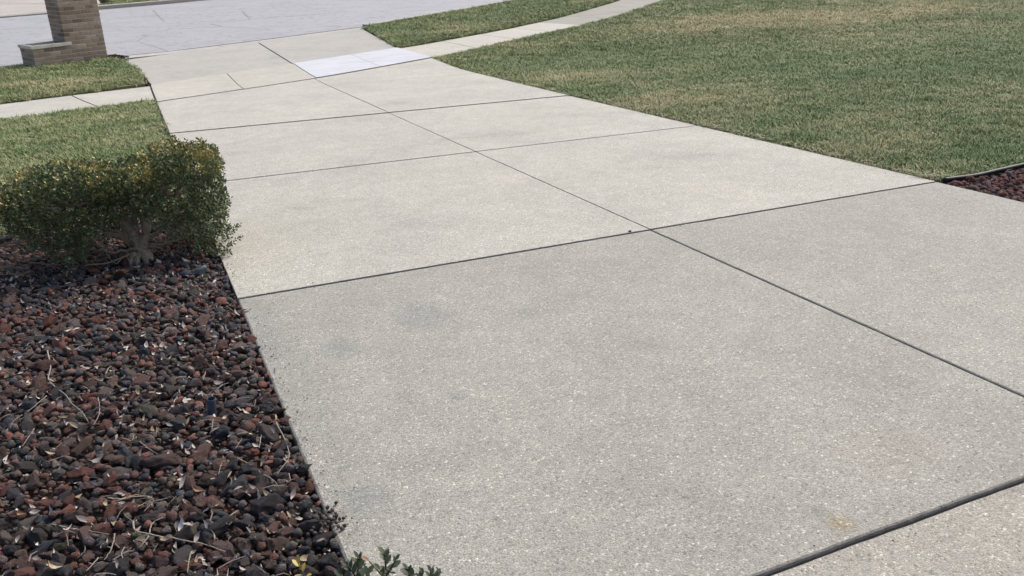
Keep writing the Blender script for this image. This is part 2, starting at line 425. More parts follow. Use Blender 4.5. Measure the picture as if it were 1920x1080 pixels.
# apron
GUT = [(-.06, 18.02), (2.69, 19.50), (5.33, 20.92)]
ap = sheet('apron', [(XL, 15.0), (2.8, 16.1), (5.1, 17.25), (5.33, 20.9), (2.7, 19.5), (-.02, 18.0)], M_FILLER, -.035); tag(ap, kind='structure')
AT = tuple(np.array((.425, .415, .375)))
slab('slab', [(XL + .02, j1far(XL) + .02), (2.79, j1far(2.79) + .012), (2.675, 19.48), (-.06, 18.01), (.08, 17.45), (.21, 16.67)], M_WALK, ap, AT, gap=.008, bevel=.006, top=.004)
slab('slab', [(2.805, j1far(2.80) + .012), (5.10, j1far(5.10) + .012), (5.33, 20.90), (2.69, 19.488)], M_WALK, ap, tuple(np.array(AT) * .99), gap=.008, bevel=.006, top=.004)
# gutter and kerbs
gt = sheet('gutter', strip(clip_line(NEAR, -.15, 5.6), .03, -.40)[::-1], M_FILLER, -.012); tag(gt, kind='structure')
def run(line, d0, d1, cuts, name, parent, tone, top, thick=.14, mat=M_WALK, bevel=.012):
    A = offset_line(line, d0); B = offset_line(line, d1)
    def interp(L, t):
        s_ = [0]
        for a, b in zip(L[:-1], L[1:]): s_.append(s_[-1] + (Vector(b) - Vector(a)).length)
        q = t * s_[-1]
        for i in range(len(L) - 1):
            if q <= s_[i + 1] + 1e-9:
                return Vector(L[i]).lerp(Vector(L[i + 1]), (q - s_[i]) / max(1e-9, s_[i + 1] - s_[i]))
        return Vector(L[-1])
    for k in range(cuts):
        t0, t1 = k / cuts, (k + 1) / cuts
        m = 3
        a = [interp(A, t0 + (t1 - t0) * i / m) for i in range(m + 1)]; b = [interp(B, t0 + (t1 - t0) * i / m) for i in range(m + 1)]
        slab(name, [tuple(v) for v in a] + [tuple(v) for v in b][::-1], mat, parent, tone, gap=.008, bevel=bevel, top=top, thick=thick, jit=.003, step=.5)
run(clip_line(NEAR, -.10, 5.45), -.46, -.11, 3, 'gutter_piece', gt, tuple(np.array((.46, .45, .43))), .0, bevel=.008)
kn = empty('kerb', (0, 0, 0)); tag(kn, kind='structure')
run(clip_line(NEAR, -12, -.10), -.18, -.01, 5, 'kerb_stone', kn, (.42, .41, .39), .06, thick=.2)
run(clip_line(NEAR, 5.45, 25), -.18, -.01, 10, 'kerb_stone', kn, (.44, .43, .41), .05, thick=.2)
kf = empty('kerb', (0, 0, 0)); tag(kf, kind='structure')
run(clip_line(FARE, -24, -1.0), .02, .24, 8, 'kerb_stone', kf, (.38, .37, .35), .0, thick=.2)
run(clip_line(FARE, -1.0, 18), .02, .24, 9, 'kerb_stone', kf, (.42, .41, .39), .07, thick=.2)
# drive of the house over the road
fd = sheet('far_driveway', [(-9.5, 25.2), (-1.1, 29.15), (-0.6, 31.2), (-.9, 44), (-9.5, 44)], M_FILLER, -.05); tag(fd, kind='structure')
for (a, b, c2, d2) in (((-9.5, 25.15), (-5.4, 27.0), (-5.4, 33.4), (-9.5, 31.6)), ((-5.4, 27.0), (-1.15, 29.1), (-.35, 30.75), (-5.4, 33.4)),
                       ((-5.4, 33.4), (-.35, 30.85), (-.8, 44), (-5.4, 44)), ((-9.5, 31.6), (-5.4, 33.4), (-5.4, 44), (-9.5, 44))):
    slab('slab', [a, b, c2, d2], M_WALK, fd, (.45, .425, .385), gap=.012, bevel=.006, top=.0, step=.5)

# ------------------------------------------------------------------ sidewalks to the left and right
wl = sheet('sidewalk', [(.33, 13.0), (.33, 14.95), (-14, 7.6), (-14, 5.6)], M_FILLER, -.04); tag(wl, kind='structure')
def lw(x, far): return (15.02 + (x - .29) * .405) if far else (13.28 + (x - .26) * .462)
xsj = [.315, -.60, -2.2, -3.8, -5.4, -7.0, -8.6, -10.2]
for i, (a, b) in enumerate(zip(xsj[:-1], xsj[1:])):
    near0 = (.320, 12.99) if i == 0 else (a + .2, lw(a + .2, 0)); far0 = (.320, 14.92) if i == 0 else (a - .2, lw(a - .2, 1))
    slab('slab', [near0, (b + .2, lw(b + .2, 0)), (b - .2, lw(b - .2, 1)), far0], M_WALK, wl, T(1.04 - .02 * (i % 2), .004), gap=.012, bevel=.007, top=.0)
WF = [(5.12, 17.24), (5.56, 17.44), (8.56, 19.30), (10.63, 20.82), (14.24, 24.05), (17.5, 27.7), (21, 32.5), (25, 40)]
WN = [(5.30, 15.70), (6.18, 16.30), (7.74, 17.40), (10.50, 19.20), (13.01, 21.27), (15.83, 23.83), (19.4, 27.6), (23, 32), (27, 39)]
wr = sheet('sidewalk', WN + WF[::-1], M_FILLER, -.04); tag(wr, kind='structure')
def along(L, d):
    for a, b in zip(L[:-1], L[1:]):
        l = (Vector(b) - Vector(a)).length
        if d <= l: return tuple(Vector(a).lerp(Vector(b), d / l))
        d -= l
    return L[-1]
cutsN = [0, 1.55, 3.1, 4.65, 6.14, 7.7, 9.3, 10.9, 12.5, 14.1, 15.7, 17.3, 18.9, 20.5]
for i, (a, b) in enumerate(zip(cutsN[:-1], cutsN[1:])):
    k = 1.04 if i < 4 else .70
    m = .5 * (a + b)
    f = lambda d: d * 1.0 - .75 * min(1, d / 6)
    slab('slab', [along(WN, a), along(WN, m), along(WN, b), along(WF, max(0, f(b))), along(WF, max(0, f(m))), along(WF, max(0, f(a)))],
         M_WALK if i < 4 else M_FINE, wr, T(k, .008 if i < 4 else .0), gap=.010, bevel=.007, top=.0)

# ------------------------------------------------------------------ lawns
EDGE_L = [(-14, 6.5), (-3, 6.24), (-1.6, 6.20), (-.92, 6.18), (-.42, 6.14), (.05, 6.10), (.30, 6.06)]      # left bed edging
EDGE_R = [(5.29, 4.30), (5.61, 4.295), (5.88, 4.32), (6.18, 4.35), (7.2, 4.47), (9.5, 4.9), (14, 6.0)]         # right bed edging
lawns = []
lawn_left = [(x, y + .035) for x, y in EDGE_L] + [(.285, 6.2), (.285, 13.22), (.24, 13.225)] + [(x, lw(x, 0) - .03) for x in (-1, -3, -6, -10, -14)]
lawn_right = [(5.255, 4.36)] + [(x, y + .04) for x, y in EDGE_R[1:]] + [(40, 8), (60, 30), (30, 42)] + [(x + .03, y - .045) for x, y in WN[::-1]][1:] + [(5.32, 15.62), (5.30, 13.4), (5.255, 10)]
park_left = [(.255, 15.03)] + [(x, lw(x, 1) + .035) for x in (-1, -3, -6, -10, -12)] + [tuple(v) for v in offset_line(clip_line(NEAR, -12, -.30), -.22)] + [(-.12, 18.3), (-.10, 17.99), (.05, 17.42), (.17, 16.66)]
park_right = [(5.14, 17.29)] + [(x - .02, y + .05) for x, y in WF[1:-1]] + [tuple(v) for v in offset_line(clip_line(NEAR, 5.5, 21), -.22)][::-1] + [(5.37, 20.85)]
far_lawn = [tuple(v) for v in offset_line(clip_line(FARE, -.6, 17), .30)] + [(17, 60), (-.2, 60), (-.25, 32.3), (.1, 30.9)]
for nm, pl, top in (('lawn', lawn_left, -.005), ('lawn', lawn_right, -.005), ('lawn', park_left, .025), ('lawn', park_right, .025), ('lawn', far_lawn, .03)):
    tag(sheet(nm, pl, M_LAWN, top, skirt=.12), kind='structure')
    lawns.append((ccw(pl), top))

KEEP_OUT = [(-1.47, 17.50), (-.20, 18.13), (.05, 18.0), (.12, 18.5), (-.5, 18.75), (-2.1, 18.0), (-1.95, 17.72), (-1.7, 17.80)]     # the pillar's foot and its mulch
def inside(poly, X, Y):
    r = np.zeros(len(X), bool); n = len(poly)
    for i in range(n):
        x0, y0 = poly[i - 1]; x1, y1 = poly[i]
        c = ((y0 > Y) != (y1 > Y)) & (X < (x1 - x0) * (Y - y0) / ((y1 - y0) if y1 != y0 else 1e-9) + x0)
        r ^= c
    return r
def edge_dist(poly, X, Y):
    d = np.full(len(X), 1e9); n = len(poly)
    for i in range(n):
        a = np.array(poly[i - 1]); b = np.array(poly[i]); ab = b - a; L = max(1e-9, ab @ ab)
        t = np.clip(((X - a[0]) * ab[0] + (Y - a[1]) * ab[1]) / L, 0, 1)
        d = np.minimum(d, np.hypot(X - a[0] - t * ab[0], Y - a[1] - t * ab[1]))
    return d
# tuft meshes (kept out of the scene, used by the grass stuff only)
def tuft(seed, n=22, h=.029, spread=.055, wd=.0032):
    r = random.Random(seed); V = []; F = []; C = []
    for i in range(n):
        a = r.uniform(0, 6.28); q = spread * math.sqrt(r.random()); x, y = q * math.cos(a), q * math.sin(a)
        b = r.uniform(0, 6.28); hh = h * r.uniform(.55, 1.25); lean = hh * r.uniform(.3, 1.7); ww = wd * r.uniform(.7, 1.3)
        dx, dy = math.cos(b), math.sin(b); px, py = -dy * ww, dx * ww
        k = len(V); t = r.random()
        V += [(x - px, y - py, -.01), (x + px, y + py, -.01), (x + dx * lean * .4 + px * .8, y + dy * lean * .4 + py * .8, hh * .62), (x + dx * lean * .4 - px * .8, y + dy * lean * .4 - py * .8, hh * .62), (x + dx * lean, y + dy * lean, hh)]
        F += [(k, k + 1, k + 2, k + 3), (k + 3, k + 2, k + 4)]; C += [t] * 5
    me = mesh('grass_tuft', V, F, M_GRASS)
    at_ = me.attributes.new('tint', 'FLOAT', 'POINT'); at_.data.foreach_set('value', C)
    return bpy.data.objects.new('grass_tuft', me)
TUFTS = [tuft(i) for i in range(6)]
def grass_group():
    g = bpy.data.node_groups.new('grass_scatter', 'GeometryNodeTree')
    g.interface.new_socket('Geometry', in_out='INPUT', socket_type='NodeSocketGeometry'); g.interface.new_socket('Geometry', in_out='OUTPUT', socket_type='NodeSocketGeometry')
    gi = g.nodes.new('NodeGroupInput'); go = g.nodes.new('NodeGroupOutput')
    ip = g.nodes.new('GeometryNodeInstanceOnPoints'); m2p = g.nodes.new('GeometryNodeMeshToPoints')
    g.links.new(gi.outputs[0], m2p.inputs[0]); g.links.new(m2p.outputs[0], ip.inputs['Points'])
    gi_ = g.nodes.new('GeometryNodeGeometryToInstance')
    for t in TUFTS:
        oi = g.nodes.new('GeometryNodeObjectInfo'); oi.inputs['Object'].default_value = t; oi.inputs['As Instance'].default_value = True
        g.links.new(oi.outputs['Geometry'], gi_.inputs[0])
    g.links.new(gi_.outputs[0], ip.inputs['Instance'])
    ip.inputs['Pick Instance'].default_value = True
    def named(n, t):
        a = g.nodes.new('GeometryNodeInputNamedAttribute'); a.data_type = t; a.inputs['Name'].default_value = n; return a.outputs['Attribute']
    g.links.new(named('rot', 'FLOAT_VECTOR'), ip.inputs['Rotation']); g.links.new(named('siz', 'FLOAT_VECTOR'), ip.inputs['Scale'])
    g.links.new(named('pick', 'INT'), ip.inputs['Instance Index'])
    g.links.new(ip.outputs[0], go.inputs[0])
    return g
GG = grass_group()
def grow(poly, top, label, dens=300):
    xs_ = [p[0] for p in poly]; ys_ = [p[1] for p in poly]
    x0, x1 = max(min(xs_), -12), min(max(xs_), 34); y0, y1 = max(min(ys_), 2), min(max(ys_), 42)
    n = int((x1 - x0) * (y1 - y0) * dens)
    X = rng.uniform(x0, x1, n); Y = rng.uniform(y0, y1, n)
    d = np.hypot(X - CAM.x, Y - CAM.y)
    keep = rng.random(n) < np.clip((7.5 / d) ** 1.35, .06, 1)
    X, Y, d = X[keep], Y[keep], d[keep]
    px, py, pz = project(np.stack([X, Y, gzn(Y)], -1))
    k = (pz > .5) & (px > -380) & (px < 2300) & (py > -70) & (py < 1500)
    X, Y, d = X[k], Y[k], d[k]
    k = inside(poly, X + np.array([.035 * mnoise.noise(Vector((x * 6, y * 6, 9))) + .02 * mnoise.noise(Vector((x * 21, y * 21, 4))) for x, y in zip(X, Y)]) , Y + np.array([.035 * mnoise.noise(Vector((x * 6, y * 6, 19))) for x, y in zip(X, Y)])) & ~inside(KEEP_OUT, X, Y); X, Y, d = X[k], Y[k], d[k]
    ed = edge_dist(poly, X, Y)
    big = np.clip((d / 7.5) ** .62, 1, 2.2)
    hs = big ** .55 * rng.uniform(.75, 1.3, len(X)) * (.65 + .5 * np.clip(ed / .15, 0, 1))
    clump = np.array([mnoise.noise(Vector((x * 3.3, y * 3.3, 0))) for x, y in zip(X, Y)])
    hs *= 1 + .35 * clump
    me = bpy.data.meshes.new('grass'); me.vertices.add(len(X))
    me.vertices.foreach_set('co', np.stack([X, Y, gzn(Y) + top], -1).astype(np.float32).ravel())
    a = me.attributes.new('rot', 'FLOAT_VECTOR', 'POINT'); a.data.foreach_set('vector', np.stack([rng.normal(0, .12, len(X)), rng.normal(0, .12, len(X)), rng.uniform(0, 6.28, len(X))], -1).astype(np.float32).ravel())
    a = me.attributes.new('siz', 'FLOAT_VECTOR', 'POINT'); a.data.foreach_set('vector', np.stack([big * 1.05, big * 1.05, hs], -1).astype(np.float32).ravel())
    a = me.attributes.new('pick', 'INT', 'POINT'); a.data.foreach_set('value', rng.integers(0, len(TUFTS), len(X)).astype(np.int32))
    o = obj('grass', me); md = o.modifiers.new('grass', 'NODES'); md.node_group = GG
    tag(o, label, 'grass', kind='stuff')
    return len(X)
for (pl, top), lb, dn in zip(lawns, ('short grass of the lawn left of the driveway behind the clipped shrub', 'wide patchy green and tan lawn right of the driveway',
                               'short tan-green grass strip in front of the brick pillar', 'green grass strip between the curving sidewalk and the road', 'grass on the far side of the road'), (640, 620, 720, 700, 220)):
    grow(pl, top, lb, dn)

# ------------------------------------------------------------------ bed edging
def tube(pts, rad, seg=6, cap=True):
    P = [Vector(p) for p in pts]; V = []; F = []
    rads = rad if isinstance(rad, (list, tuple)) else [rad] * len(P)
    up = Vector((.3, .2, 1)).normalized()
    for i, p in enumerate(P):
        t = (P[min(i + 1, len(P) - 1)] - P[max(i - 1, 0)]).normalized()
        a = t.cross(up)
        if a.length < 1e-3: a = t.cross(Vector((1, 0, 0)))
        a.normalize(); b = t.cross(a)
        for j in range(seg):
            an = 2 * math.pi * j / seg; V.append(p + (a * math.cos(an) + b * math.sin(an)) * rads[i])
    for i in range(len(P) - 1):
        for j in range(seg):
            F.append((i * seg + j, i * seg + (j + 1) % seg, (i + 1) * seg + (j + 1) % seg, (i + 1) * seg + j))
    if cap: F += [tuple(range(seg))[::-1], tuple((len(P) - 1) * seg + j for j in range(seg))]
    return V, F
def smooth_path(pts, k=5):
    P = [Vector(p) for p in pts]
    if len(P) < 3:
        return P
    out = []
    for i in range(len(P) - 1):
        p0, p1, p2, p3 = P[max(i - 1, 0)], P[i], P[i + 1], P[min(i + 2, len(P) - 1)]
        for j in range(k):
            t = j / k
            out.append(.5 * ((2 * p1) + (p2 - p0) * t + (2 * p0 - 5 * p1 + 4 * p2 - p3) * t * t + (3 * p1 - p0 - 3 * p2 + p3) * t ** 3))
    out.append(P[-1]); return out
def edging(line, label, h=.010, wav=.006):
    pts = smooth_path([(x, y, gz(y) + h + random.uniform(-wav, wav)) for x, y in line], 6)
    root = empty('lawn_edging', (line[0][0], line[0][1], gz(line[0][1])))
    tag(root, label, 'lawn edging')
    off = Vector(root.location)
    V, F = tube([p - off for p in pts], .013, 8); obj('rolled_lip', mesh('rolled_lip', V, F, M_EDGING, True), root)
    V = []; F = []
    for i, p in enumerate(pts):
        q = p - off; V += [(q.x, q.y - .002, q.z - .008), (q.x, q.y - .004, q.z - .13), (q.x, q.y + .002, q.z - .13), (q.x, q.y + .002, q.z - .008)]
        if i:
            k = 4 * i; F += [(k - 4, k - 3, k + 1, k), (k - 2, k - 1, k + 3, k + 2)]
    obj('buried_strip', mesh('buried_strip', V, F, M_EDGING), root)
edging(EDGE_L, 'black plastic edging strip between the left rock bed and the lawn behind the shrub')
edging(EDGE_R, 'black plastic edging strip along the red rock bed at the right')

# ------------------------------------------------------------------ lava rocks
def rock_mesh(seed, sub):
    r = random.Random(seed); bm = bmesh.new(); bmesh.ops.create_icosphere(bm, subdivisions=sub, radius=1.0)
    o = Vector((r.uniform(0, 50), r.uniform(0, 50), r.uniform(0, 50))); sc = Vector((r.uniform(.85, 1.3), r.uniform(.75, 1.0), r.uniform(.6, .9)))
    planes = [(Vector((r.gauss(0, 1), r.gauss(0, 1), r.gauss(0, 1))).normalized(), r.uniform(.50, .82)) for _ in range(11)]
    for v in bm.verts:
        p = v.co.copy()
        for nrm, dd in planes:
            e = p.dot(nrm) - dd
            if e > 0: p -= nrm * e * .92
        k = 1.08 + .24 * mnoise.noise(p * 1.3 + o) + .15 * mnoise.noise(p * 3.1 + o)
        if sub <= 2: k += .22 * mnoise.noise(p * 2.6 + o)
        if sub > 2: k += .12 * mnoise.noise(p * 6.3 + o) - .10 * abs(mnoise.noise(p * 9 + o)) + .05 * mnoise.noise(p * 17 + o)
        v.co = Vector((p.x * sc.x, p.y * sc.y, p.z * sc.z)) * k
    me = bpy.data.meshes.new('lava_rock'); bm.to_mesh(me); bm.free()
    return me
NEAR_ROCKS = [rock_mesh(100 + i, 4) for i in range(24)]
for me in NEAR_ROCKS:
    me.materials.append(M_ROCK); me.polygons.foreach_set('use_smooth', [True] * len(me.polygons))
LOW = []
for i in range(14):
    me = rock_mesh(300 + i, 2); v = np.empty(len(me.vertices) * 3, np.float32); me.vertices.foreach_get('co', v)
    f = np.empty(len(me.polygons) * 3, np.int32); me.polygons.foreach_get('vertices', f); LOW.append((v.reshape(-1, 3), f.reshape(-1, 3))); bpy.data.meshes.remove(me)
TINY = []
for i in range(6):
    me = rock_mesh(400 + i, 1); v = np.empty(len(me.vertices) * 3, np.float32); me.vertices.foreach_get('co', v)
    f = np.empty(len(me.polygons) * 3, np.int32); me.polygons.foreach_get('vertices', f); TINY.append((v.reshape(-1, 3), f.reshape(-1, 3))); bpy.data.meshes.remove(me)
KINDS = [('rust red', (.145, .072, .058), .19), ('dull brown', (.115, .076, .066), .32), ('charcoal grey', (.062, .058, .060), .26), ('grey brown', (.110, .092, .084), .16), ('blue grey', (.060, .066, .076), .05), ('olive mossy', (.075, .072, .050), .02)]
KR = [('rust red', (.135, .060, .052), .5), ('dull brown', (.10, .062, .055), .33), ('purple grey', (.10, .075, .076), .17)]
def pack(x0, x1, y0, y1, region, n, rmin, rmax, fac):
    cell = rmax * 2; grid = {}; out = []
    for _ in range(n):
        x = random.uniform(x0, x1); y = random.uniform(y0, y1)
        r = rmin + (rmax - rmin) * random.random() ** 2.2
        if not region(x, y, r): continue
        cx, cy = int(x // cell), int(y // cell); ok = True
        for i in (-1, 0, 1):
            for j in (-1, 0, 1):
                for (a, b, c) in grid.get((cx + i, cy + j), ()):
                    if (a - x) ** 2 + (b - y) ** 2 < ((r + c) * fac) ** 2: ok = False; break
                if not ok: break
            if not ok: break
        if ok: grid.setdefault((cx, cy), []).append((x, y, r)); out.append((x, y, r))
    return out
def edge_wob(y): return .022 * mnoise.noise(Vector((0, y * 5, 3))) + .012 * mnoise.noise(Vector((0, y * 17, 8)))
reg_left = lambda x, y, r: x + r * .5 < XL + .012 + edge_wob(y) and y + r < 6.16 - (x + .4) * .08 - .02
reg_right = lambda x, y, r: x - r * .7 > XR + .01 - edge_wob(y) and y + r < 4.26 + max(0, x - 5.8) * .12
BED = -.036
def bed_rocks(region, box, kinds, n_ind, seed):
    random.seed(seed)
    top = []
    t0 = pack(*box, lambda x, y, r: region(x, y, r) and XL - x > r * 1.3, 500, .032, .042, 1.3) if box[0] < 0 else pack(*box, region, 900, .034, .046, 1.25)
    t1 = [q for q in pack(*box, region, 24000, .016, .030, .74) if all((q[0] - a) ** 2 + (q[1] - b) ** 2 > ((q[2] + c) * .72) ** 2 for a, b, c in t0)] + t0
    t2 = pack(*box, region, 70000, .008, .016, .78)
    items = []
    wts = [k[2] for k in kinds]
    for (x, y, r) in t1: items.append((x, y, BED + .024 + random.uniform(-.004, .012), r, random.choices(range(len(kinds)), wts)[0], 1))
    for (x, y, r) in t2: items.append((x, y, BED + .010 + random.uniform(-.004, .016), r, random.choices(range(len(kinds)), wts)[0], 0))
    return items
def colour(k, kinds):
    c = np.array(kinds[k][1]); return np.clip(c * random.uniform(.78, 1.48) * np.array([random.uniform(.92, 1.1), 1, random.uniform(.92, 1.06)]), 0, 1)
def stuff_rocks(items, kinds, name, label):
    Vs, Fs, Cs = [], [], []; off = 0
    for (x, y, z, r, k, big) in items:
        v, f = random.choice(LOW if r > .015 else TINY)
        e = Matrix.Rotation(random.uniform(0, 6.28), 3, 'Z') @ Matrix.Rotation(random.uniform(-.5, .5), 3, 'X') @ Matrix.Rotation(random.uniform(-.5, .5), 3, 'Y')
        p = (v * r) @ np.array(e).T + np.array((x, y, gz(y) + z)); Vs.append(p); Fs.append(f + off); Cs.append(np.repeat(colour(k, kinds)[None], len(v), 0)); off += len(v)
    me = bulk(name, np.concatenate(Vs), np.concatenate(Fs), M_ROCKS, np.concatenate(Cs))
    o = obj(name, me); tag(o, label, 'rocks', kind='stuff'); return o
bl = sheet('rock_bed_soil', [(XL - .002, -1.5), (XL - .002, 6.07), (-.42, 6.13), (-3, 6.22), (-8, 6.3), (-8, -1.5)], M_BEDSOIL, BED - .004); tag(bl, kind='structure')
br = sheet('rock_bed_soil', [(XR + .004, -1.5), (XR + .004, 4.27), (5.9, 4.30), (7.2, 4.44), (12, 5.5), (12, -1.5)], M_BEDSOIL, BED - .004); tag(br, kind='structure')
left_items = bed_rocks(reg_left, (-2.1, .36, 1.35, 6.15), KINDS, 300, 11)
A = np.array([(i[0], i[1], gz(i[1]) + i[2]) for i in left_items]); px, py, pz = project(A)
score = np.array([i[3] for i in left_items]) * 1593 / pz
score[(px < -5) | (px > 1930) | (py < 0) | (py > 1085)] = 0
score[[i for i, it in enumerate(left_items) if not it[5]]] *= .6
# under the shrub: hidden
score[(A[:, 1] > 4.7)] *= .2
order = np.argsort(-score)[:300]; chosen = set(order.tolist())
MARKS = [((120, 735), 'the longest bent twig'), ((180, 770), 'the short curved upright twig'), ((52, 770), 'the pale slanted twig at the left'), ((52, 820), 'the grey twig stub at the left'),
         ((246, 830), 'the middle twig cluster'), ((117, 860), 'the wavy twig over red rocks'), ((150, 992), 'the long straight pale twig'), ((330, 1010), 'the long bottom branch'),
         ((250, 932), 'the hooked pale stem'), ((537, 845), 'the arching twig by the driveway'), ((489, 822), 'the short upright pale twig'), ((398, 772), 'the dark blue pipe stub'),
         ((375, 507), 'the blue-grey stone'), ((616, 980), 'the heap of pellets'), ((354, 1053), 'the yellowish straight twig'), ((481, 692), 'the thin dark twig'), ((265, 480), 'the shrub trunk'),
         ((123, 605), 'the pale twig in the upper left'), ((30, 703), 'the brown twig at the left edge'), ((513, 902), 'the grey forked twig'), ((20, 1040), 'the bottom left corner'), ((216, 516), 'the broad brown leaf'), ((455, 558), 'the left end of the slab joint')]
ORD = ['nearest', 'second nearest', 'third nearest', 'fourth nearest', 'fifth nearest', 'sixth nearest', 'seventh nearest', 'eighth nearest', 'ninth nearest', 'tenth nearest'] + ['next nearest'] * 40
def relabel(items):
    """items: (object, look words, x, y in the picture); place words are added from the nearest landmark, and a rank where looks repeat"""
    g = {}
    for o, look, x, y in items:
        d, m = min(((x - q[0]) ** 2 + ((y - q[1]) * 1.3) ** 2, i) for i, (q, _) in enumerate(MARKS))
        dx, dy = x - MARKS[m][0][0], (y - MARKS[m][0][1]) * 1.3
        side = ('right of' if dx > 0 else 'left of') if abs(dx) > abs(dy) else ('below' if dy > 0 else 'above')
        g.setdefault((look, side, m), []).append((d, o.name, o))
    for (look, side, m), L in g.items():
        L.sort(key=lambda q: q[:2])
        for k, (_, _, o) in enumerate(L): o['label'] = f'{look} {side} {MARKS[m][1]}' if len(L) == 1 else f'{look}, {ORD[k]} {side} {MARKS[m][1]}'
        for _, _, o in L:
            for w_ in (' plain', ' lava', ' lumpy', ' elongated', ' flattish', ' pale', ' dark'):
                if len(o['label'].split()) > 16: o['label'] = o['label'].replace(w_, '', 1)
rock_items = []
random.seed(5)
for i in order:
    x, y, z, r, k, big = left_items[i]
    me = NEAR_ROCKS[random.randrange(len(NEAR_ROCKS))]
    o = obj('lava_rock', me, None, (x, y, gz(y) + z)); f = r * random.uniform(.95, 1.1)
    st = random.choice((1.0, 1.0, 1.25, 1.4)); fl = random.choice((1.0, .85, 1.1))
    o.scale = (f * st, f, f * fl); o.rotation_euler = (random.uniform(-.5, .5), random.uniform(-.5, .5), random.uniform(0, 6.28))
    c = colour(k, KINDS); o.color = (*c, 1)
    size = 'big' if r > .030 else 'fist-sized' if r > .025 else 'small'
    size = {'big': 'large', 'fist-sized': 'medium', 'small': 'smaller'}[size]
    shp = 'elongated' if st > 1.2 else 'flattish' if fl < .9 else 'lumpy'
    tone = 'pale' if c.mean() > np.mean(KINDS[k][1]) * 1.15 else 'dark' if c.mean() < np.mean(KINDS[k][1]) * .85 else 'plain'
    tag(o, 'lava rock', 'lava rock', 'lava rocks in the left bed'); rock_items.append((o, f'{size} {shp} {tone} {KINDS[k][0]} lava rock', px[i], py[i]))
relabel(rock_items)
stuff_rocks([it for i, it in enumerate(left_items) if i not in chosen], KINDS, 'lava_rocks', 'mixed small red, brown and charcoal lava rocks filling the left bed')
right_items = bed_rocks(reg_right, (5.22, 7.6, 2.6, 4.6), KR, 0, 12)
stuff_rocks(right_items, KR, 'lava_rocks', 'reddish lava rocks filling the bed right of the driveway')

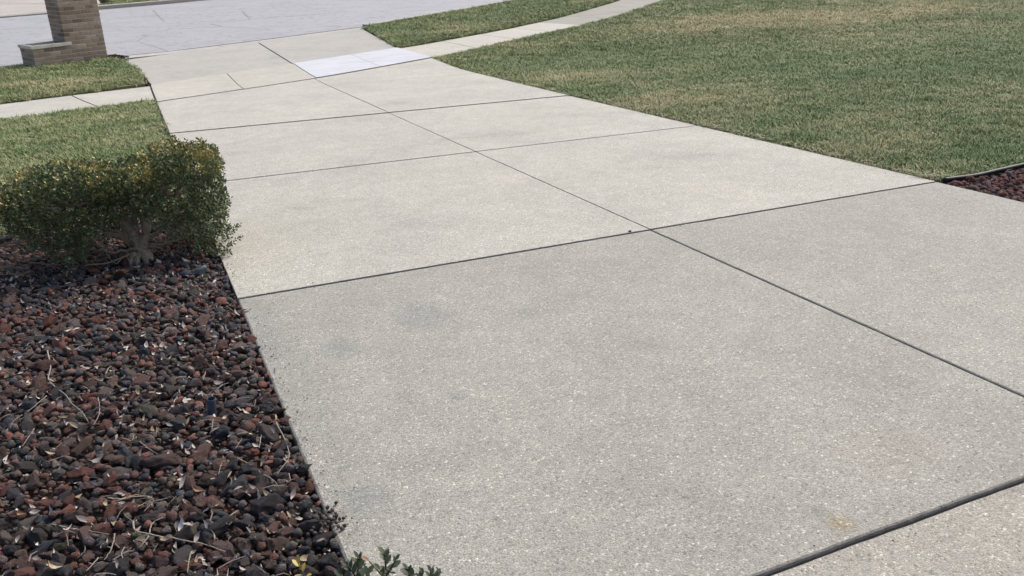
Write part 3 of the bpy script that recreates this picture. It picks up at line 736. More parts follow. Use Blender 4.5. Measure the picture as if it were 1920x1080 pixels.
# ------------------------------------------------------------------ twigs
TW = [
 ([(89, 657), (92, 672), (94, 685), (93, 700), (91, 712), (106, 728), (124, 742), (136, 758), (154, 773), (165, 790)], .0058, 'longest pale bent twig curving across the left of the rock bed', (.40, .36, .33)),
 ([(184, 746), (187, 767), (184, 781), (175, 797)], .0042, 'short curved pale twig standing right of the longest bent twig', (.38, .33, .28)),
 ([(113, 723), (140, 719), (168, 714)], .0026, 'thin straight twig lying across the longest bent twig', (.24, .20, .18)),
 ([(48, 738), (75, 731), (97, 725)], .003, 'thin grey twig left of the longest bent twig', (.26, .22, .20)),
 ([(87, 742), (70, 757), (51, 772)], .0036, 'pale slanted twig below the longest bent twig near the left edge', (.40, .35, .30)),
 ([(42, 778), (26, 789), (18, 803)], .003, 'tiny bent twig close to the left edge of the picture', (.32, .27, .23)),
 ([(64, 804), (53, 820), (41, 838)], .004, 'grey straight twig stub leaning by the orange rock at left', (.36, .31, .28)),
 ([(5, 695), (28, 703), (52, 712)], .0035, 'brown twig at the left edge level with the bent twig', (.26, .20, .16)),
 ([(230, 822), (240, 824), (247, 827), (251, 816)], .0035, 'forked pale twig bit left in the middle twig cluster', (.42, .36, .30)),
 ([(262, 828), (276, 839), (296, 852)], .0032, 'pale twig pointing down right from the middle twig cluster', (.42, .36, .30)),
 ([(246, 834), (240, 840), (232, 847)], .0032, 'short twig pointing down left under the middle twig cluster', (.36, .31, .26)),
 ([(92, 865), (105, 860), (117, 857), (131, 857), (142, 861)], .0032, 'wavy pale twig across the red rocks at lower left', (.42, .36, .30)),
 ([(96, 983), (120, 988), (142, 992), (175, 997), (205, 1002)], .004, 'long straight pale twig in the lower left of the bed', (.42, .37, .32)),
 ([(250, 977), (253, 993), (276, 1001), (305, 1007), (340, 1012), (382, 1021), (422, 1035)], .0055, 'long curved pale branch lying along the bottom of the bed', (.42, .36, .30)),
 ([(280, 1000), (283, 987), (290, 978), (312, 966), (336, 948)], .0036, 'thin side twig rising up right from the bottom branch', (.44, .38, .32)),
 ([(279, 1005), (270, 1017), (262, 1028)], .0036, 'short twig hanging down left of the bottom branch', (.42, .36, .30)),
 ([(215, 1001), (212, 1019), (205, 1036), (195, 1050)], .0042, 'bent twig left of the bottom branch, pointing down', (.38, .32, .27)),
 ([(234, 1026), (228, 1037), (230, 1048), (232, 1060)], .004, 'curved upright twig just below the bottom branch', (.40, .34, .29)),
 ([(212, 1050), (228, 1040), (246, 1027)], .0048, 'thick grey twig crossing below the bottom branch', (.30, .26, .23)),
 ([(184, 1046), (174, 1058), (162, 1071)], .0044, 'straight pale stick near the bottom edge of the picture', (.38, .33, .29)),
 ([(202, 934), (227, 935), (248, 929), (273, 927)], .0048, 'yellowish flat stem lying above the bottom branch', (.48, .40, .26)),
 ([(216, 941), (248, 932), (276, 931), (285, 937), (270, 944), (257, 951)], .0042, 'pale stem with a hooked end above the bottom branch', (.48, .41, .31)),
 ([(179, 1078), (198, 1075), (218, 1078)], .004, 'pale twig cut by the bottom edge of the picture', (.42, .37, .32)),
 ([(518, 793), (532, 820), (542, 848), (538, 865), (518, 890)], .0042, 'curved pale twig arching close to the driveway edge', (.42, .38, .33)),
 ([(492, 805), (489, 822), (486, 841)], .0044, 'short upright pale twig left of the arching twig', (.42, .36, .30)),
 ([(475, 672), (481, 690), (488, 714)], .003, 'thin dark brown twig near the driveway edge in the upper bed', (.13, .10, .085)),
 ([(453, 824), (447, 832), (442, 841)], .0032, 'small slanted grey twig left of the short upright twig', (.34, .30, .27)),
 ([(494, 890), (513, 901), (523, 914)], .004, 'grey forked twig below the arching twig by the driveway', (.36, .31, .28)),
 ([(542, 888), (545, 902)], .0035, 'tiny pale twig standing at the driveway edge', (.44, .38, .33)),
 ([(359, 1033), (354, 1053), (351, 1073)], .004, 'yellowish straight twig under the end of the bottom branch', (.42, .36, .26)),
 ([(104, 615), (122, 606), (142, 596)], .0036, 'pale twig in the upper left of the rock bed', (.38, .32, .27)),
 ([(160, 505), (182, 495), (205, 484)], .007, 'brown root-like branch on the rocks left of the shrub trunk', (.17, .13, .10)),
 ([(340, 513), (372, 513), (410, 514)], .0026, 'thin straight pale stalk beside the blue-grey stone', (.34, .30, .27)),
 ([(424, 574), (434, 580), (442, 591)], .0032, 'thin curved twig by the driveway edge below the slab joint', (.36, .31, .27)),
]
for path, r, lb, c in TW:
    pts = [at(p, random.uniform(.004, .014)) for p in path]
    pts = smooth_path(pts, 4)
    o0 = pts[0].copy()
    q = [p - o0 + Vector((random.gauss(0, r * .10), random.gauss(0, r * .10), random.gauss(0, r * .2))) for p in pts]
    n = len(q); rad = [r * .5 * (1.15 - .6 * i / max(1, n - 1)) for i in range(n)]
    V, F = tube(q, rad, 6)
    # a bud or two and a broken side spur so that it is a twig and not a wire
    if n > 5:
        k = n // 2; d = (q[k] - q[k - 1]).normalized().cross(Vector((0, 0, 1)))
        v2, f2 = tube([q[k], q[k] + d * r * 1.5 + Vector((0, 0, r)), q[k] + d * r * 2.6 + Vector((0, 0, r * 1.6))], [r * .42, r * .35, r * .2], 5)
        F += [tuple(i + len(V) for i in f) for f in f2]; V += v2
    o = obj('twig', mesh('twig', V, F, M_TWIG, True), None, o0); o.color = (*[v * .72 for v in c], 1)
    tag(o, lb, 'twig', 'dead twigs on the lava rocks')

# ------------------------------------------------------------------ dry leaves
def dry_leaf(seed):
    r = random.Random(seed); n = 5; V = []; F = []; wd = r.uniform(.11, .24); cu = r.uniform(-.5, 1.5); tw = r.uniform(-1.4, 1.4)
    for i in range(n + 1):
        t = i / n; ww = wd * math.sin(math.pi * min(.97, max(.03, t)) ** .85); z = cu * (t - .5) ** 2 * 1.2
        a = tw * (t - .5); cr = abs(ww) * r.uniform(.2, 1.1)
        V += [(t - .5, -ww * math.cos(a), z + cr - ww * math.sin(a)), (t - .5, 0, z), (t - .5, ww * math.cos(a), z + cr * .7 + ww * math.sin(a))]
        if i:
            k = 3 * i; F += [(k - 3, k, k + 1, k - 2), (k - 2, k + 1, k + 2, k - 1)]
    return V, F
LEAVES = [dry_leaf(i) for i in range(10)]
LMESH = [mesh('dry_leaf', V, F, M_DRYLEAF, True) for V, F in LEAVES]
LCOL = [('bone white', (.55, .50, .45)), ('pinkish grey', (.38, .32, .29)), ('straw', (.42, .34, .23)), ('grey', (.30, .27, .25)), ('tan brown', (.27, .19, .12))]
random.seed(21)
def top_at(x, y):
    z = BED + .02
    for (a, b, zz, r, k, big) in near_idx.get((int(x // .1), int(y // .1)), ()):
        q = (a - x) ** 2 + (b - y) ** 2
        if q < r * r: z = max(z, zz + r * .62 * math.sqrt(max(0, 1 - q / (r * r))))
    return z
near_idx = {}
for it in left_items:
    for i in (-1, 0, 1):
        for j in (-1, 0, 1):
            near_idx.setdefault((int(it[0] // .1) + i, int(it[1] // .1) + j), []).append(it)
cnt = 0; litter = []; leaf_items = []
while cnt < 280 or len(litter) < 2400:
    x = random.uniform(-1.5, .31); y = 1.6 + 3.9 * random.random()
    z = top_at(x, y) + .003; s_ = random.uniform(.018, .038) if random.random() < .65 else random.uniform(.035, .055)
    nm, c = random.choices(LCOL, (3, 3, 2, 3, 1.6))[0]
    rot = (random.uniform(-1.1, 1.1), random.uniform(-.9, .9), random.uniform(0, 6.28)); c = np.array(c) * random.uniform(.75, 1.1)
    X_, Y_, Z_ = project(np.array([x, y, gz(y) + z]))
    if cnt < 280 and s_ > .02 and 0 < X_ < 700 and Y_ < 1080:
        o = obj('dry_leaf', random.choice(LMESH), None, (x, y, gz(y) + z)); o.scale = (s_, s_, s_); o.rotation_euler = rot; o.color = (*c, 1)
        tag(o, 'dry leaf', 'dry leaf', 'dry leaves on the left rock bed'); cnt += 1
        leaf_items.append((o, f'{"long" if s_ > .038 else "small"} dry {nm} leaf', X_, Y_))
    elif len(litter) < 2400: litter.append((x, y, z + .003, s_ * random.uniform(.5, .95), rot, c * 1.2))
relabel(leaf_items)
def leaf_stuff(items, name, label):
    Vs, Fs, Cs = [], [], []; off = 0
    from mathutils import Euler
    for (x, y, z, s_, rot, c) in items:
        V, F = random.choice(LEAVES); v = (np.array(V) * s_) @ np.array(Euler(rot).to_matrix()).T + np.array((x, y, gz(y) + z))
        Vs.append(v); Fs.append(np.array(F) + off); Cs.append(np.repeat(np.array(c)[None], len(V), 0)); off += len(V)
    o = obj(name, bulk(name, np.concatenate(Vs), np.concatenate(Fs), M_DRYLEAFS, np.concatenate(Cs), True)); tag(o, label, 'leaf litter', kind='stuff')
leaf_stuff(litter, 'leaf_litter', 'tiny dry leaf scraps scattered between the lava rocks of the left bed')
rl = []
for _ in range(60):
    x = random.uniform(5.3, 6.6); y = random.uniform(3.0, 4.2)
    rl.append((x, y, BED + .045, random.uniform(.015, .03), (random.uniform(-.4, .4), random.uniform(-.4, .4), random.uniform(0, 6)), random.choice(LCOL)[1]))
leaf_stuff(rl, 'leaf_litter', 'dry leaf scraps on the red rocks of the right bed')
# single dry leaves on the lawn and the concrete
for (p, s_, c, lb, dz) in [((1089, 103), .10, (.55, .45, .28), 'curled pale leaf on the right lawn near the sidewalk', .05), ((1095, 154), .07, (.30, .20, .10), 'brown leaf on the right lawn near the driveway edge', .05),
                       ((1344, 74), .09, (.62, .60, .52), 'small white leaf far up on the right lawn', .05), ((1300, 108), .08, (.55, .50, .38), 'pale upright leaf in the green middle of the right lawn', .05),
                       ((1555, 96), .06, (.6, .58, .5), 'pale leaf bit right of the middle of the right lawn', .05), ((1718, 158), .06, (.66, .66, .64), 'white scrap of leaf lying on the right half of the lawn', .05),
                       ((1822, 116), .09, (.45, .38, .26), 'tan leaf on the lawn near the right edge of the picture', .05), ((1175, 176), .05, (.6, .58, .5), 'tiny pale leaf on the lawn above the driveway edge', .05),
                       ((1788, 210), .05, (.55, .55, .5), 'pale leaf bit on the near lawn above the red rock bed', .05), ((1212, 211), .05, (.5, .45, .36), 'dry leaf on the right edge of the driveway', .02),
                       ((1323, 236), .045, (.55, .48, .36), 'small curled leaf at the driveway edge right of the thin joint', .02), ((170, 206), .10, (.25, .13, .07), 'reddish leaf on the left lawn beside the sidewalk', .05),
                       ((312, 243), .05, (.30, .15, .09), 'reddish leaf at the left driveway edge above the shrub', .02), ((60, 166), .05, (.62, .62, .58), 'white leaf scrap in the grass before the brick pillar', .07)]:
    P = at(p, dz); o = obj('fallen_leaf', random.choice(LMESH), None, P); o.scale = (s_, s_, s_); o.rotation_euler = (random.uniform(-.4, .4), random.uniform(-.4, .4), random.uniform(0, 6)); o.color = (*c, 1)
    tag(o, lb, 'leaf', 'single leaves lying on lawn and concrete')
P0, P1 = at((1796, 29), .06), at((1822, 32), .06); V, F = tube([Vector((0, 0, 0)), (P1 - P0) * .5 + Vector((0, 0, .02)), P1 - P0], [.012, .014, .01], 6)
o = obj('stick', mesh('stick', V, F, M_TWIG), None, P0); o.color = (.55, .47, .34, 1); tag(o, 'pale straw-coloured stick lying far up on the right lawn', 'stick')
P0 = at((1181, 433), .016); me = rock_mesh(771, 2); me.materials.append(M_ROCK); me.name = 'pebble'
o = obj('pebble', me, None, P0); o.scale = (.014, .011, .010); o.color = (.05, .05, .05, 1); tag(o, 'single dark pebble at the joint crossing in the middle of the driveway', 'pebble')
# the blunt white leaf leaning over the slab edge
P0 = at((514, 700), .02); o = obj('dry_leaf', LMESH[3], None, P0); o.scale = (.05, .04, .04); o.rotation_euler = (.3, -.9, 1.2); o.color = (.62, .56, .50, 1)
tag(o, 'white curled leaf leaning against the edge of the driveway slab', 'dry leaf')
# broad brown leaf by the trunk
P0 = at((216, 516), .02)
V = []; F = []
nl = 24
for i in range(nl):
    a = 2 * math.pi * i / nl; rr = .045 * (1 + .28 * math.cos(5 * a)) * (1.25 if abs(math.cos(a)) > .7 else .95)
    V.append((rr * 1.25 * math.cos(a), rr * .8 * math.sin(a), .012 * math.sin(3 * a) + .01))
V.append((0, 0, 0)); F = [(i, (i + 1) % nl, nl) for i in range(nl)]
o = obj('oak_leaf', mesh('oak_leaf', V, F, M_DRYLEAF, True), None, P0); o.rotation_euler = (-.25, .1, .6); o.color = (.19, .095, .042, 1); tag(o, 'broad rust-brown lobed leaf on the rocks before the shrub trunk', 'oak leaf')

# ------------------------------------------------------------------ pipe stub, stone, pellets
P0 = at((398, 782), -.02); root = empty('pipe_stub', P0); tag(root, 'short dark blue plastic pipe stub standing among the lava rocks', 'pipe')
def ring_tube(r0, r1, h, seg=16):
    V = []; F = []
    prof = [(r0, 0), (r0, h - .002), (r0 - .001, h), (r1 + .001, h), (r1, h - .002), (r1, h - .03)]
    for i, (r, z) in enumerate(prof):
        for j in range(seg):
            a = 2 * math.pi * j / seg; V.append((r * math.cos(a), r * math.sin(a), z))
    for i in range(len(prof) - 1):
        for j in range(seg): F.append((i * seg + j, i * seg + (j + 1) % seg, (i + 1) * seg + (j + 1) % seg, (i + 1) * seg + j))
    return V, F
V, F = ring_tube(.0165, .0135, .085); pw = obj('pipe_wall', mesh('pipe_wall', V, F, M_PIPE, True), root)
V = [(.0135 * math.cos(2 * math.pi * j / 16), .0135 * math.sin(2 * math.pi * j / 16), .06) for j in range(16)]; obj('pipe_plug', mesh('pipe_plug', V, [tuple(range(16))], M_PIPEIN), root)
root.rotation_euler = (.10, .08, 0)
P0 = at((375, 509), .012); me = rock_mesh(42, 3); me.polygons.foreach_set('use_smooth', [True] * len(me.polygons)); me.materials.append(M_DOME); me.name = 'stone'
o = obj('stone', me, None, P0); o.scale = (.042, .04, .045); tag(o, 'smooth rounded blue-grey stone under the right end of the shrub', 'stone')
pm = bpy.data.meshes.new('pellet'); bm = bmesh.new(); bmesh.ops.create_icosphere(bm, subdivisions=2, radius=1); [setattr(v, 'co', v.co * (1 + .08 * mnoise.noise(v.co * 2))) for v in bm.verts]; bm.to_mesh(pm); bm.free()
pm.materials.append(M_PELLET); pm.polygons.foreach_set('use_smooth', [True] * len(pm.polygons))
random.seed(3); placed = []; pellets = []
cen = at((616, 980), 0)
while len(placed) < 46:
    lay = 0 if len(placed) < 34 else 1
    x = cen.x + random.gauss(-.004, .024 if not lay else .014); y = cen.y + random.gauss(0, .04 if not lay else .02)
    if any((x - a) ** 2 + (y - b) ** 2 < (.0108 ** 2) and l == lay for a, b, l in placed): continue
    placed.append((x, y, lay)); r = random.uniform(.0052, .0066)
    o = obj('pellet', pm, None, (x, y, gz(y) + (.006 if x > XL else .003) + r * .9 + lay * .009)); o.scale = (r * 1.12, r, r * .95); o.rotation_euler = (random.uniform(0, 3), random.uniform(0, 3), random.uniform(0, 3))
    o.color = random.choice([(.055, .045, .04, 1), (.075, .065, .06, 1), (.045, .035, .03, 1), (.10, .085, .075, 1)])
    pellets.append((o, x, y, lay))
    edge = 'on the concrete at the driveway edge' if x > XL else 'on top of the heap' if lay else 'in the heap on the rocks'
    tag(o, f'small round dark pellet {edge} by the slab', 'pellet', 'heap of small round pellets at the driveway edge')

ORDN = ['leftmost'] + ['second', 'third', 'fourth', 'fifth', 'sixth', 'seventh', 'eighth', 'ninth', 'tenth', 'eleventh', 'twelfth', 'thirteenth', 'fourteenth', 'fifteenth', 'sixteenth', 'seventeenth', 'eighteenth', 'nineteenth', 'twentieth', 'next']
for kind_, words_ in ((0, 'pellet of the heap lying on the rocks'), (1, 'pellet of the heap lying on the slab'), (2, 'pellet on top of the heap')):
    L = sorted([q for q in pellets if (2 if q[3] else int(q[1] > XL)) == kind_], key=lambda q: project(np.array(q[0].location))[0])
    for i, q in enumerate(L): q[0]['label'] = f'leftmost small dark {words_}' if i == 0 else f'{ORDN[min(i, 20)]} from the left small dark {words_}'
# ------------------------------------------------------------------ brick mailbox pillar with planter
random.seed(9)
RZ = R(30.5)
root = empty('brick_pillar', (-1.43 + 1.36 * math.cos(RZ), 17.53 + 1.36 * math.sin(RZ), gz(18.15) - .02), RZ)
tag(root, 'brown brick mailbox pillar with low stone-capped planter at its left', 'pillar')
CH, BL, BH, BD, JT = .0735, .200, .0600, .095, .013
PW, PD, PH = .745, .43, 1.62         # pillar: front width, depth, height
LW, LH = .615, .37                     # planter: width left of the pillar, brick height
bms = {}
def brick_mesh(L, var):
    key = (round(L, 3), var)
    if key in bms: return bms[key]
    bm = bmesh.new(); bmesh.ops.create_cube(bm, size=1)
    for v in bm.verts: v.co = Vector((v.co.x * L, v.co.y * BD, v.co.z * BH)) + Vector([random.uniform(-.0015, .0015) for _ in range(3)])
    bmesh.ops.bevel(bm, geom=bm.edges[:], offset=.004, segments=1, affect='EDGES')
    me = bpy.data.meshes.new('brick'); bm.to_mesh(me); bm.free(); me.materials.append(M_BRICK); bms[key] = me; return me
BC = [(.305, .232, .175), (.27, .202, .152), (.34, .27, .21), (.215, .155, .115), (.315, .255, .20), (.165, .12, .095), (.38, .32, .26)]
def brick(L, x, y, z, rz, h=1.0):
    o = obj('brick', brick_mesh(L, random.randrange(3)), root, (x, y, z)); o.rotation_euler = (0, 0, rz)
    c = np.array(random.choices(BC, (5, 5, 3, 2, 4, 1, 1))[0]) * random.uniform(.9, 1.08); o.color = (*c, 1)
def wall_run(x0, x1, along_x, c, z, off, out, free=False):
    """one course along a face; the outer face sits at c"""
    p = x0; first = True
    while p < x1 - .02:
        L = BL if not (first and off) else BL * .5
        L = min(L, x1 - p)
        if x1 - (p + L) < .03: L = x1 - p
        e0 = p + JT * .5 if not (p == x0 and free) else p
        e1 = p + L - JT * .5 if not (p + L > x1 - 1e-4 and free) else p + L
        m, bl = (e0 + e1) / 2, e1 - e0
        if along_x: brick(bl, m, c - out * BD / 2 + random.uniform(-.002, .002), z, 0)
        else: brick(bl, c - out * BD / 2 + random.uniform(-.002, .002), m, z, math.pi / 2)
        p += L; first = False
nrow = int(PH / CH)
# local frame: x along the street (pillar spans -PW..0), y away from the viewer (0..PD), front face at y=0
for i in range(nrow):
    z = CH * (i + .5); off = i % 2
    inpl = i < int(LH / CH)
    x0 = -PW - (LW if inpl else 0)
    a, b = (BD, 0) if off else (0, BD)
    wall_run(x0 + a, -a, True, 0, z, 0, -1, a == 0)                   # front
    wall_run(x0 + a, -a, True, PD, z, 0, 1, a == 0)                   # back
    wall_run(b, PD - b, False, 0, z, 0, 1, b == 0)                    # right end
    wall_run(b, PD - b, False, x0, z, 0, -1, b == 0)                  # left end
    if inpl is False and i == int(LH / CH): pass
def boxmesh(name, x0, x1, y0, y1, z0, z1, mat, bev=0.0, parent=None, tone=None):
    bm = bmesh.new(); bmesh.ops.create_cube(bm, size=1)
    for v in bm.verts: v.co = Vector(((x0 + x1) / 2 + v.co.x * (x1 - x0), (y0 + y1) / 2 + v.co.y * (y1 - y0), (z0 + z1) / 2 + v.co.z * (z1 - z0)))
    if bev: bmesh.ops.bevel(bm, geom=bm.edges[:], offset=bev, segments=2, affect='EDGES')
    me = bpy.data.meshes.new(name); bm.to_mesh(me); bm.free(); me.materials.append(mat); o = obj(name, me, parent)
    if tone: o.color = (*tone, 1)
    return o
g = .005
boxmesh('mortar_core', -PW + g, -g, g, PD - g, -.05, nrow * CH, M_MORTAR, 0, root)
prow = int(LH / CH); ph = prow * CH
boxmesh('planter_mortar', -PW - LW + g, -PW + g - .001, g, g + .09, -.05, ph, M_MORTAR, 0, root)
boxmesh('planter_mortar', -PW - LW + g, -PW + g - .001, PD - g - .09, PD - g, -.05, ph, M_MORTAR, 0, root)
boxmesh('planter_mortar', -PW - LW + g, -PW - LW + g + .09, g + .09, PD - g - .09, -.05, ph, M_MORTAR, 0, root)
CT = (.62, .57, .49); ov = .018; cw = .085
boxmesh('coping_stone', -PW - LW - ov, -PW + .105, -ov, cw - ov, ph + .001, ph + .056, M_CAP, .004, root, CT)
boxmesh('coping_stone', -PW - LW - ov, -PW - .001, PD + ov - cw, PD + ov, ph + .001, ph + .056, M_CAP, .004, root, CT)
boxmesh('coping_stone', -PW - LW - ov, -PW - LW - ov + cw, cw - ov + .001, PD + ov - cw - .001, ph + .001, ph + .055, M_CAP, .004, root, tuple(np.array(CT) * 1.03))
boxmesh('planter_soil', -PW - LW + .09, -PW + .0, .09, PD - .09, .0, ph - .13, M_SOIL, 0, root)
boxmesh('pillar_cap', -PW - .06, .06, -.06, PD + .06, nrow * CH + .002, nrow * CH + .075, M_CAP, .008, root, CT)
# dark wood chips round its foot
chips = []
random.seed(17)
V = []; F = []; C = []
M_CHIP = tint_mat('wood_chip', .9, .15)
def chip_field(cx, cy, ax, ay, rz, n, name, label, zt, hole=None):
    V = []; F = []; C = []; k = 0
    for _ in range(n):
        u, v_ = random.uniform(-1, 1), random.uniform(-1, 1)
        if hole and hole(u * ax, v_ * ay): continue
        lx, ly = u * ax, v_ * ay; x = cx + lx * math.cos(rz) - ly * math.sin(rz); y = cy + lx * math.sin(rz) + ly * math.cos(rz)
        L = random.uniform(.02, .05); w_ = random.uniform(.006, .014); h = random.uniform(.004, .01); e = Matrix.Rotation(random.uniform(0, 6.28), 3, 'Z') @ Matrix.Rotation(random.uniform(-.5, .5), 3, 'Y')
        z = gz(y) + zt + random.uniform(0, .03)
        bx = [Vector((sx * L / 2, sy * w_ / 2, sz * h / 2)) for sx in (-1, 1) for sy in (-1, 1) for sz in (-1, 1)]
        V += [tuple(e @ q + Vector((x, y, z))) for q in bx]
        F += [(k, k + 1, k + 3, k + 2), (k + 4, k + 6, k + 7, k + 5), (k, k + 4, k + 5, k + 1), (k + 2, k + 3, k + 7, k + 6), (k + 1, k + 5, k + 7, k + 3), (k, k + 2, k + 6, k + 4)]; k += 8
        c = random.uniform(.5, 1.5); C += [(.020 * c, .016 * c, .015 * c)] * 8
    o = obj(name, bulk(name, np.array(V), np.array(F), M_CHIP, np.array(C))); tag(o, label, 'mulch', kind='stuff')
chip_field(-.92, 18.02, .98, .36, RZ, 3600, 'mulch', 'dark wood mulch round the foot of the brick pillar', .02, lambda x, y: False)
# stones round the tree ring at the top edge
P0 = at((1032, -4), .02)
chip_field(P0.x, P0.y + .5, .9, .6, 0, 900, 'mulch', 'dark mulch ring at the top edge of the grass strip', .03)
for dx, dy, s_, lb in ((-.45, -.10, .16, 'pale grey stone at the left of the mulch ring at the top edge'), (.02, -.12, .19, 'flat grey stone before the mulch ring at the top edge'), (.42, .02, .14, 'small grey stone at the right of the mulch ring at the top edge')):
    me = NEAR_ROCKS[int(s_ * 100) % 24]; o = obj('ring_stone', me, None, (P0.x + dx, P0.y + dy, gz(P0.y) + .07)); o.scale = (s_ * 1.2, s_, s_ * .8); o.rotation_euler = (0, 0, s_ * 40); o.color = (.20, .20, .215, 1)
    tag(o, lb, 'stone', 'stones round the mulch ring')

# ------------------------------------------------------------------ the clipped shrub
random.seed(31)
BX, BY = -.10, 5.27
def leaf_cluster(VV, FF, CC, tip, d, n, ll, colf):
    """n small leaves in pairs along a shoot that ends at tip, pointing along d"""
    a = d.cross(Vector((0, 0, 1)))
    if a.length < .1: a = d.cross(Vector((1, 0, 0)))
    a.normalize(); b = d.cross(a)
    L = ll * n * .24
    for i in range(n):
        t = i / max(1, n - 1); base_ = tip - d * (L * (1 - t))
        an = (i % 2) * math.pi + (i // 2) * 1.35 + random.uniform(-.4, .4)
        side = a * math.cos(an) + b * math.sin(an)
        dr = (side * random.uniform(.7, 1.1) + d * random.uniform(.35, 1.0)).normalized()
        wv = dr.cross(side.cross(d) + Vector((random.gauss(0, .5), random.gauss(0, .5), random.gauss(0, .5)))).normalized()
        nn = dr.cross(wv); l = ll * random.uniform(.75, 1.25); w_ = l * random.uniform(.24, .33)
        k = len(VV)
        m = base_ + dr * l * .5
        VV += [base_, m + wv * w_ + nn * l * .07, base_ + dr * l - nn * l * .04, m - wv * w_ + nn * l * .07]
        FF.append((k, k + 1, k + 2)); FF.append((k, k + 2, k + 3)); c = colf(t); CC += [c] * 4
def hull(u, v, w_):
    """is a point (in unit box coords) inside the clipped but uneven crown"""
    return True
def crown_top(x): return .575 + .03 * mnoise.noise(Vector((x * 3, 0, 0))) + .04 * (x > .05) - .02 * (x < -.5) - .10 * max(0, (-.55 - x) / .3) ** 2
VV, FF, CC = [], [], []
greens = [(.098, .132, .058), (.122, .156, .060), (.085, .115, .064), (.155, .172, .072)]
ambers = [(.42, .34, .10), (.50, .41, .14), (.32, .24, .10), (.32, .30, .09), (.46, .35, .18)]
olives = [(.19, .205, .065), (.24, .235, .08), (.16, .185, .07)]
tips = []
NTIP = 5600
while len(tips) < NTIP:
    x = random.uniform(-.82, .43); y = random.uniform(5.03, 5.74)
    zt = crown_top(x); zb = 0.0
    # clear stem zone under the crown: an arch over the trunk
    ar = max(0, 1 - ((x - BX + .02) / .31) ** 2); front = (y < 5.42)
    zb = (.31 if y < 5.32 else .20) * ar + (.05 if x < -.6 else 0)
    if y > 5.46: zb = .05 * ar + .02
    z = zb + (zt - zb) * random.random() ** .75
    if x < -.83 + .40 * (1 - z / zt) ** 1.3 + .03 * mnoise.noise(Vector((y * 9, z * 9, 3))): continue
    ex = max(0, (x - .36) / .075, (-.66 - x) / .15); ey = max(0, (5.10 - y) / .075, (y - 5.62) / .12); ez = max(0, (z - (zt - .06)) / .07)
    ef = max(0, (zb + .1 - z) / .35)
    if ex * ex + ey * ey + ez * ez > 1: continue
    ox = max((x - .18) / .25, (-.58 - x) / .28); oy = max((5.20 - y) / .17, (y - 5.55) / .19); oz = (z - (zt - .17)) / .17
    outer = max(ox, oy, oz, 0)
    if outer < .15 and random.random() < .55: continue
    
    gap = mnoise.noise(Vector((x * 5.5, y * 5.5, z * 5.5 + 4)))
    if gap < -.24 and z < zt - .12: continue
    d = Vector((max(0, ox) * (1 if x > 0 else -1), -max(0, oy) if y < 5.4 else max(0, oy), max(.0, oz) + .35)) + Vector((random.gauss(0, .45), random.gauss(0, .45), random.gauss(0, .35)))
    d.normalize()
    tips.append((x, y, z, d, max(0, oz), max(0, ox if x > 0 else 0), outer))
for (x, y, z, d, oz, oxr, outer) in tips:
    pt = mnoise.noise(Vector((x * 5.5, y * 5.5, z * 5 + 1)))
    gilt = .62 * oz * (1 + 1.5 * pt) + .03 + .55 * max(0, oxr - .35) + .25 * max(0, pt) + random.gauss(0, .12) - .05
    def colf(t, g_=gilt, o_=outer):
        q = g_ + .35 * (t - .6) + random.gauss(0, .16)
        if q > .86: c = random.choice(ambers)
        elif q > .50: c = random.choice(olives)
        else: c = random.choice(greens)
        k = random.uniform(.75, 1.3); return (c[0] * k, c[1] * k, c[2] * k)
    P = Vector((x, y, gz(y) + z))
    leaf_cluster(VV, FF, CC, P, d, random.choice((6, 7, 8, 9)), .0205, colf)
# a few shoots that stuck out of the clipping
for (sx, sy, hh, n) in ((.235, 5.22, .10, 3), (.27, 5.25, .07, 2), (.395, 5.20, .05, 2), (.17, 5.3, .05, 1), (-.17, 5.2, .04, 1), (.0, 5.32, .05, 2)):
    for k in range(n):
        x = sx + random.gauss(0, .012); z0 = crown_top(sx)
        for q in range(3):
            leaf_cluster(VV, FF, CC, Vector((x + (x - sx) * q - .012 * q, sy, gz(sy) + z0 - .01 + hh * (q + 1) / 3)), Vector((-.12 + random.gauss(0, .1), random.gauss(0, .1), 1)).normalized(), 8, .0195, lambda t: random.choice(olives + ambers[:2] + greens[:1]))
for (sx, z) in ((.47, .16), (.475, .055), (.44, .10), (.45, .30), (-.8, .40), (-.82, .3)):
    leaf_cluster(VV, FF, CC, Vector((sx, 5.12 + random.uniform(0, .15), gz(5.15) + z)), Vector((1 if sx > 0 else -1, -.2, .25)).normalized(), 12, .019, lambda t: random.choice(greens + olives))
shr = empty('clipped_shrub', (BX, BY, gz(BY))); tag(shr, 'wide clipped boxwood shrub with bronzed top and bare forked trunk in the left bed', 'shrub')
off = np.array((BX, BY, gz(BY)))
fo = obj('foliage', bulk('foliage', np.array([tuple(v) for v in VV]) - off, np.array(FF), M_LEAF, np.array(CC)), shr); fo['kind'] = 'stuff'
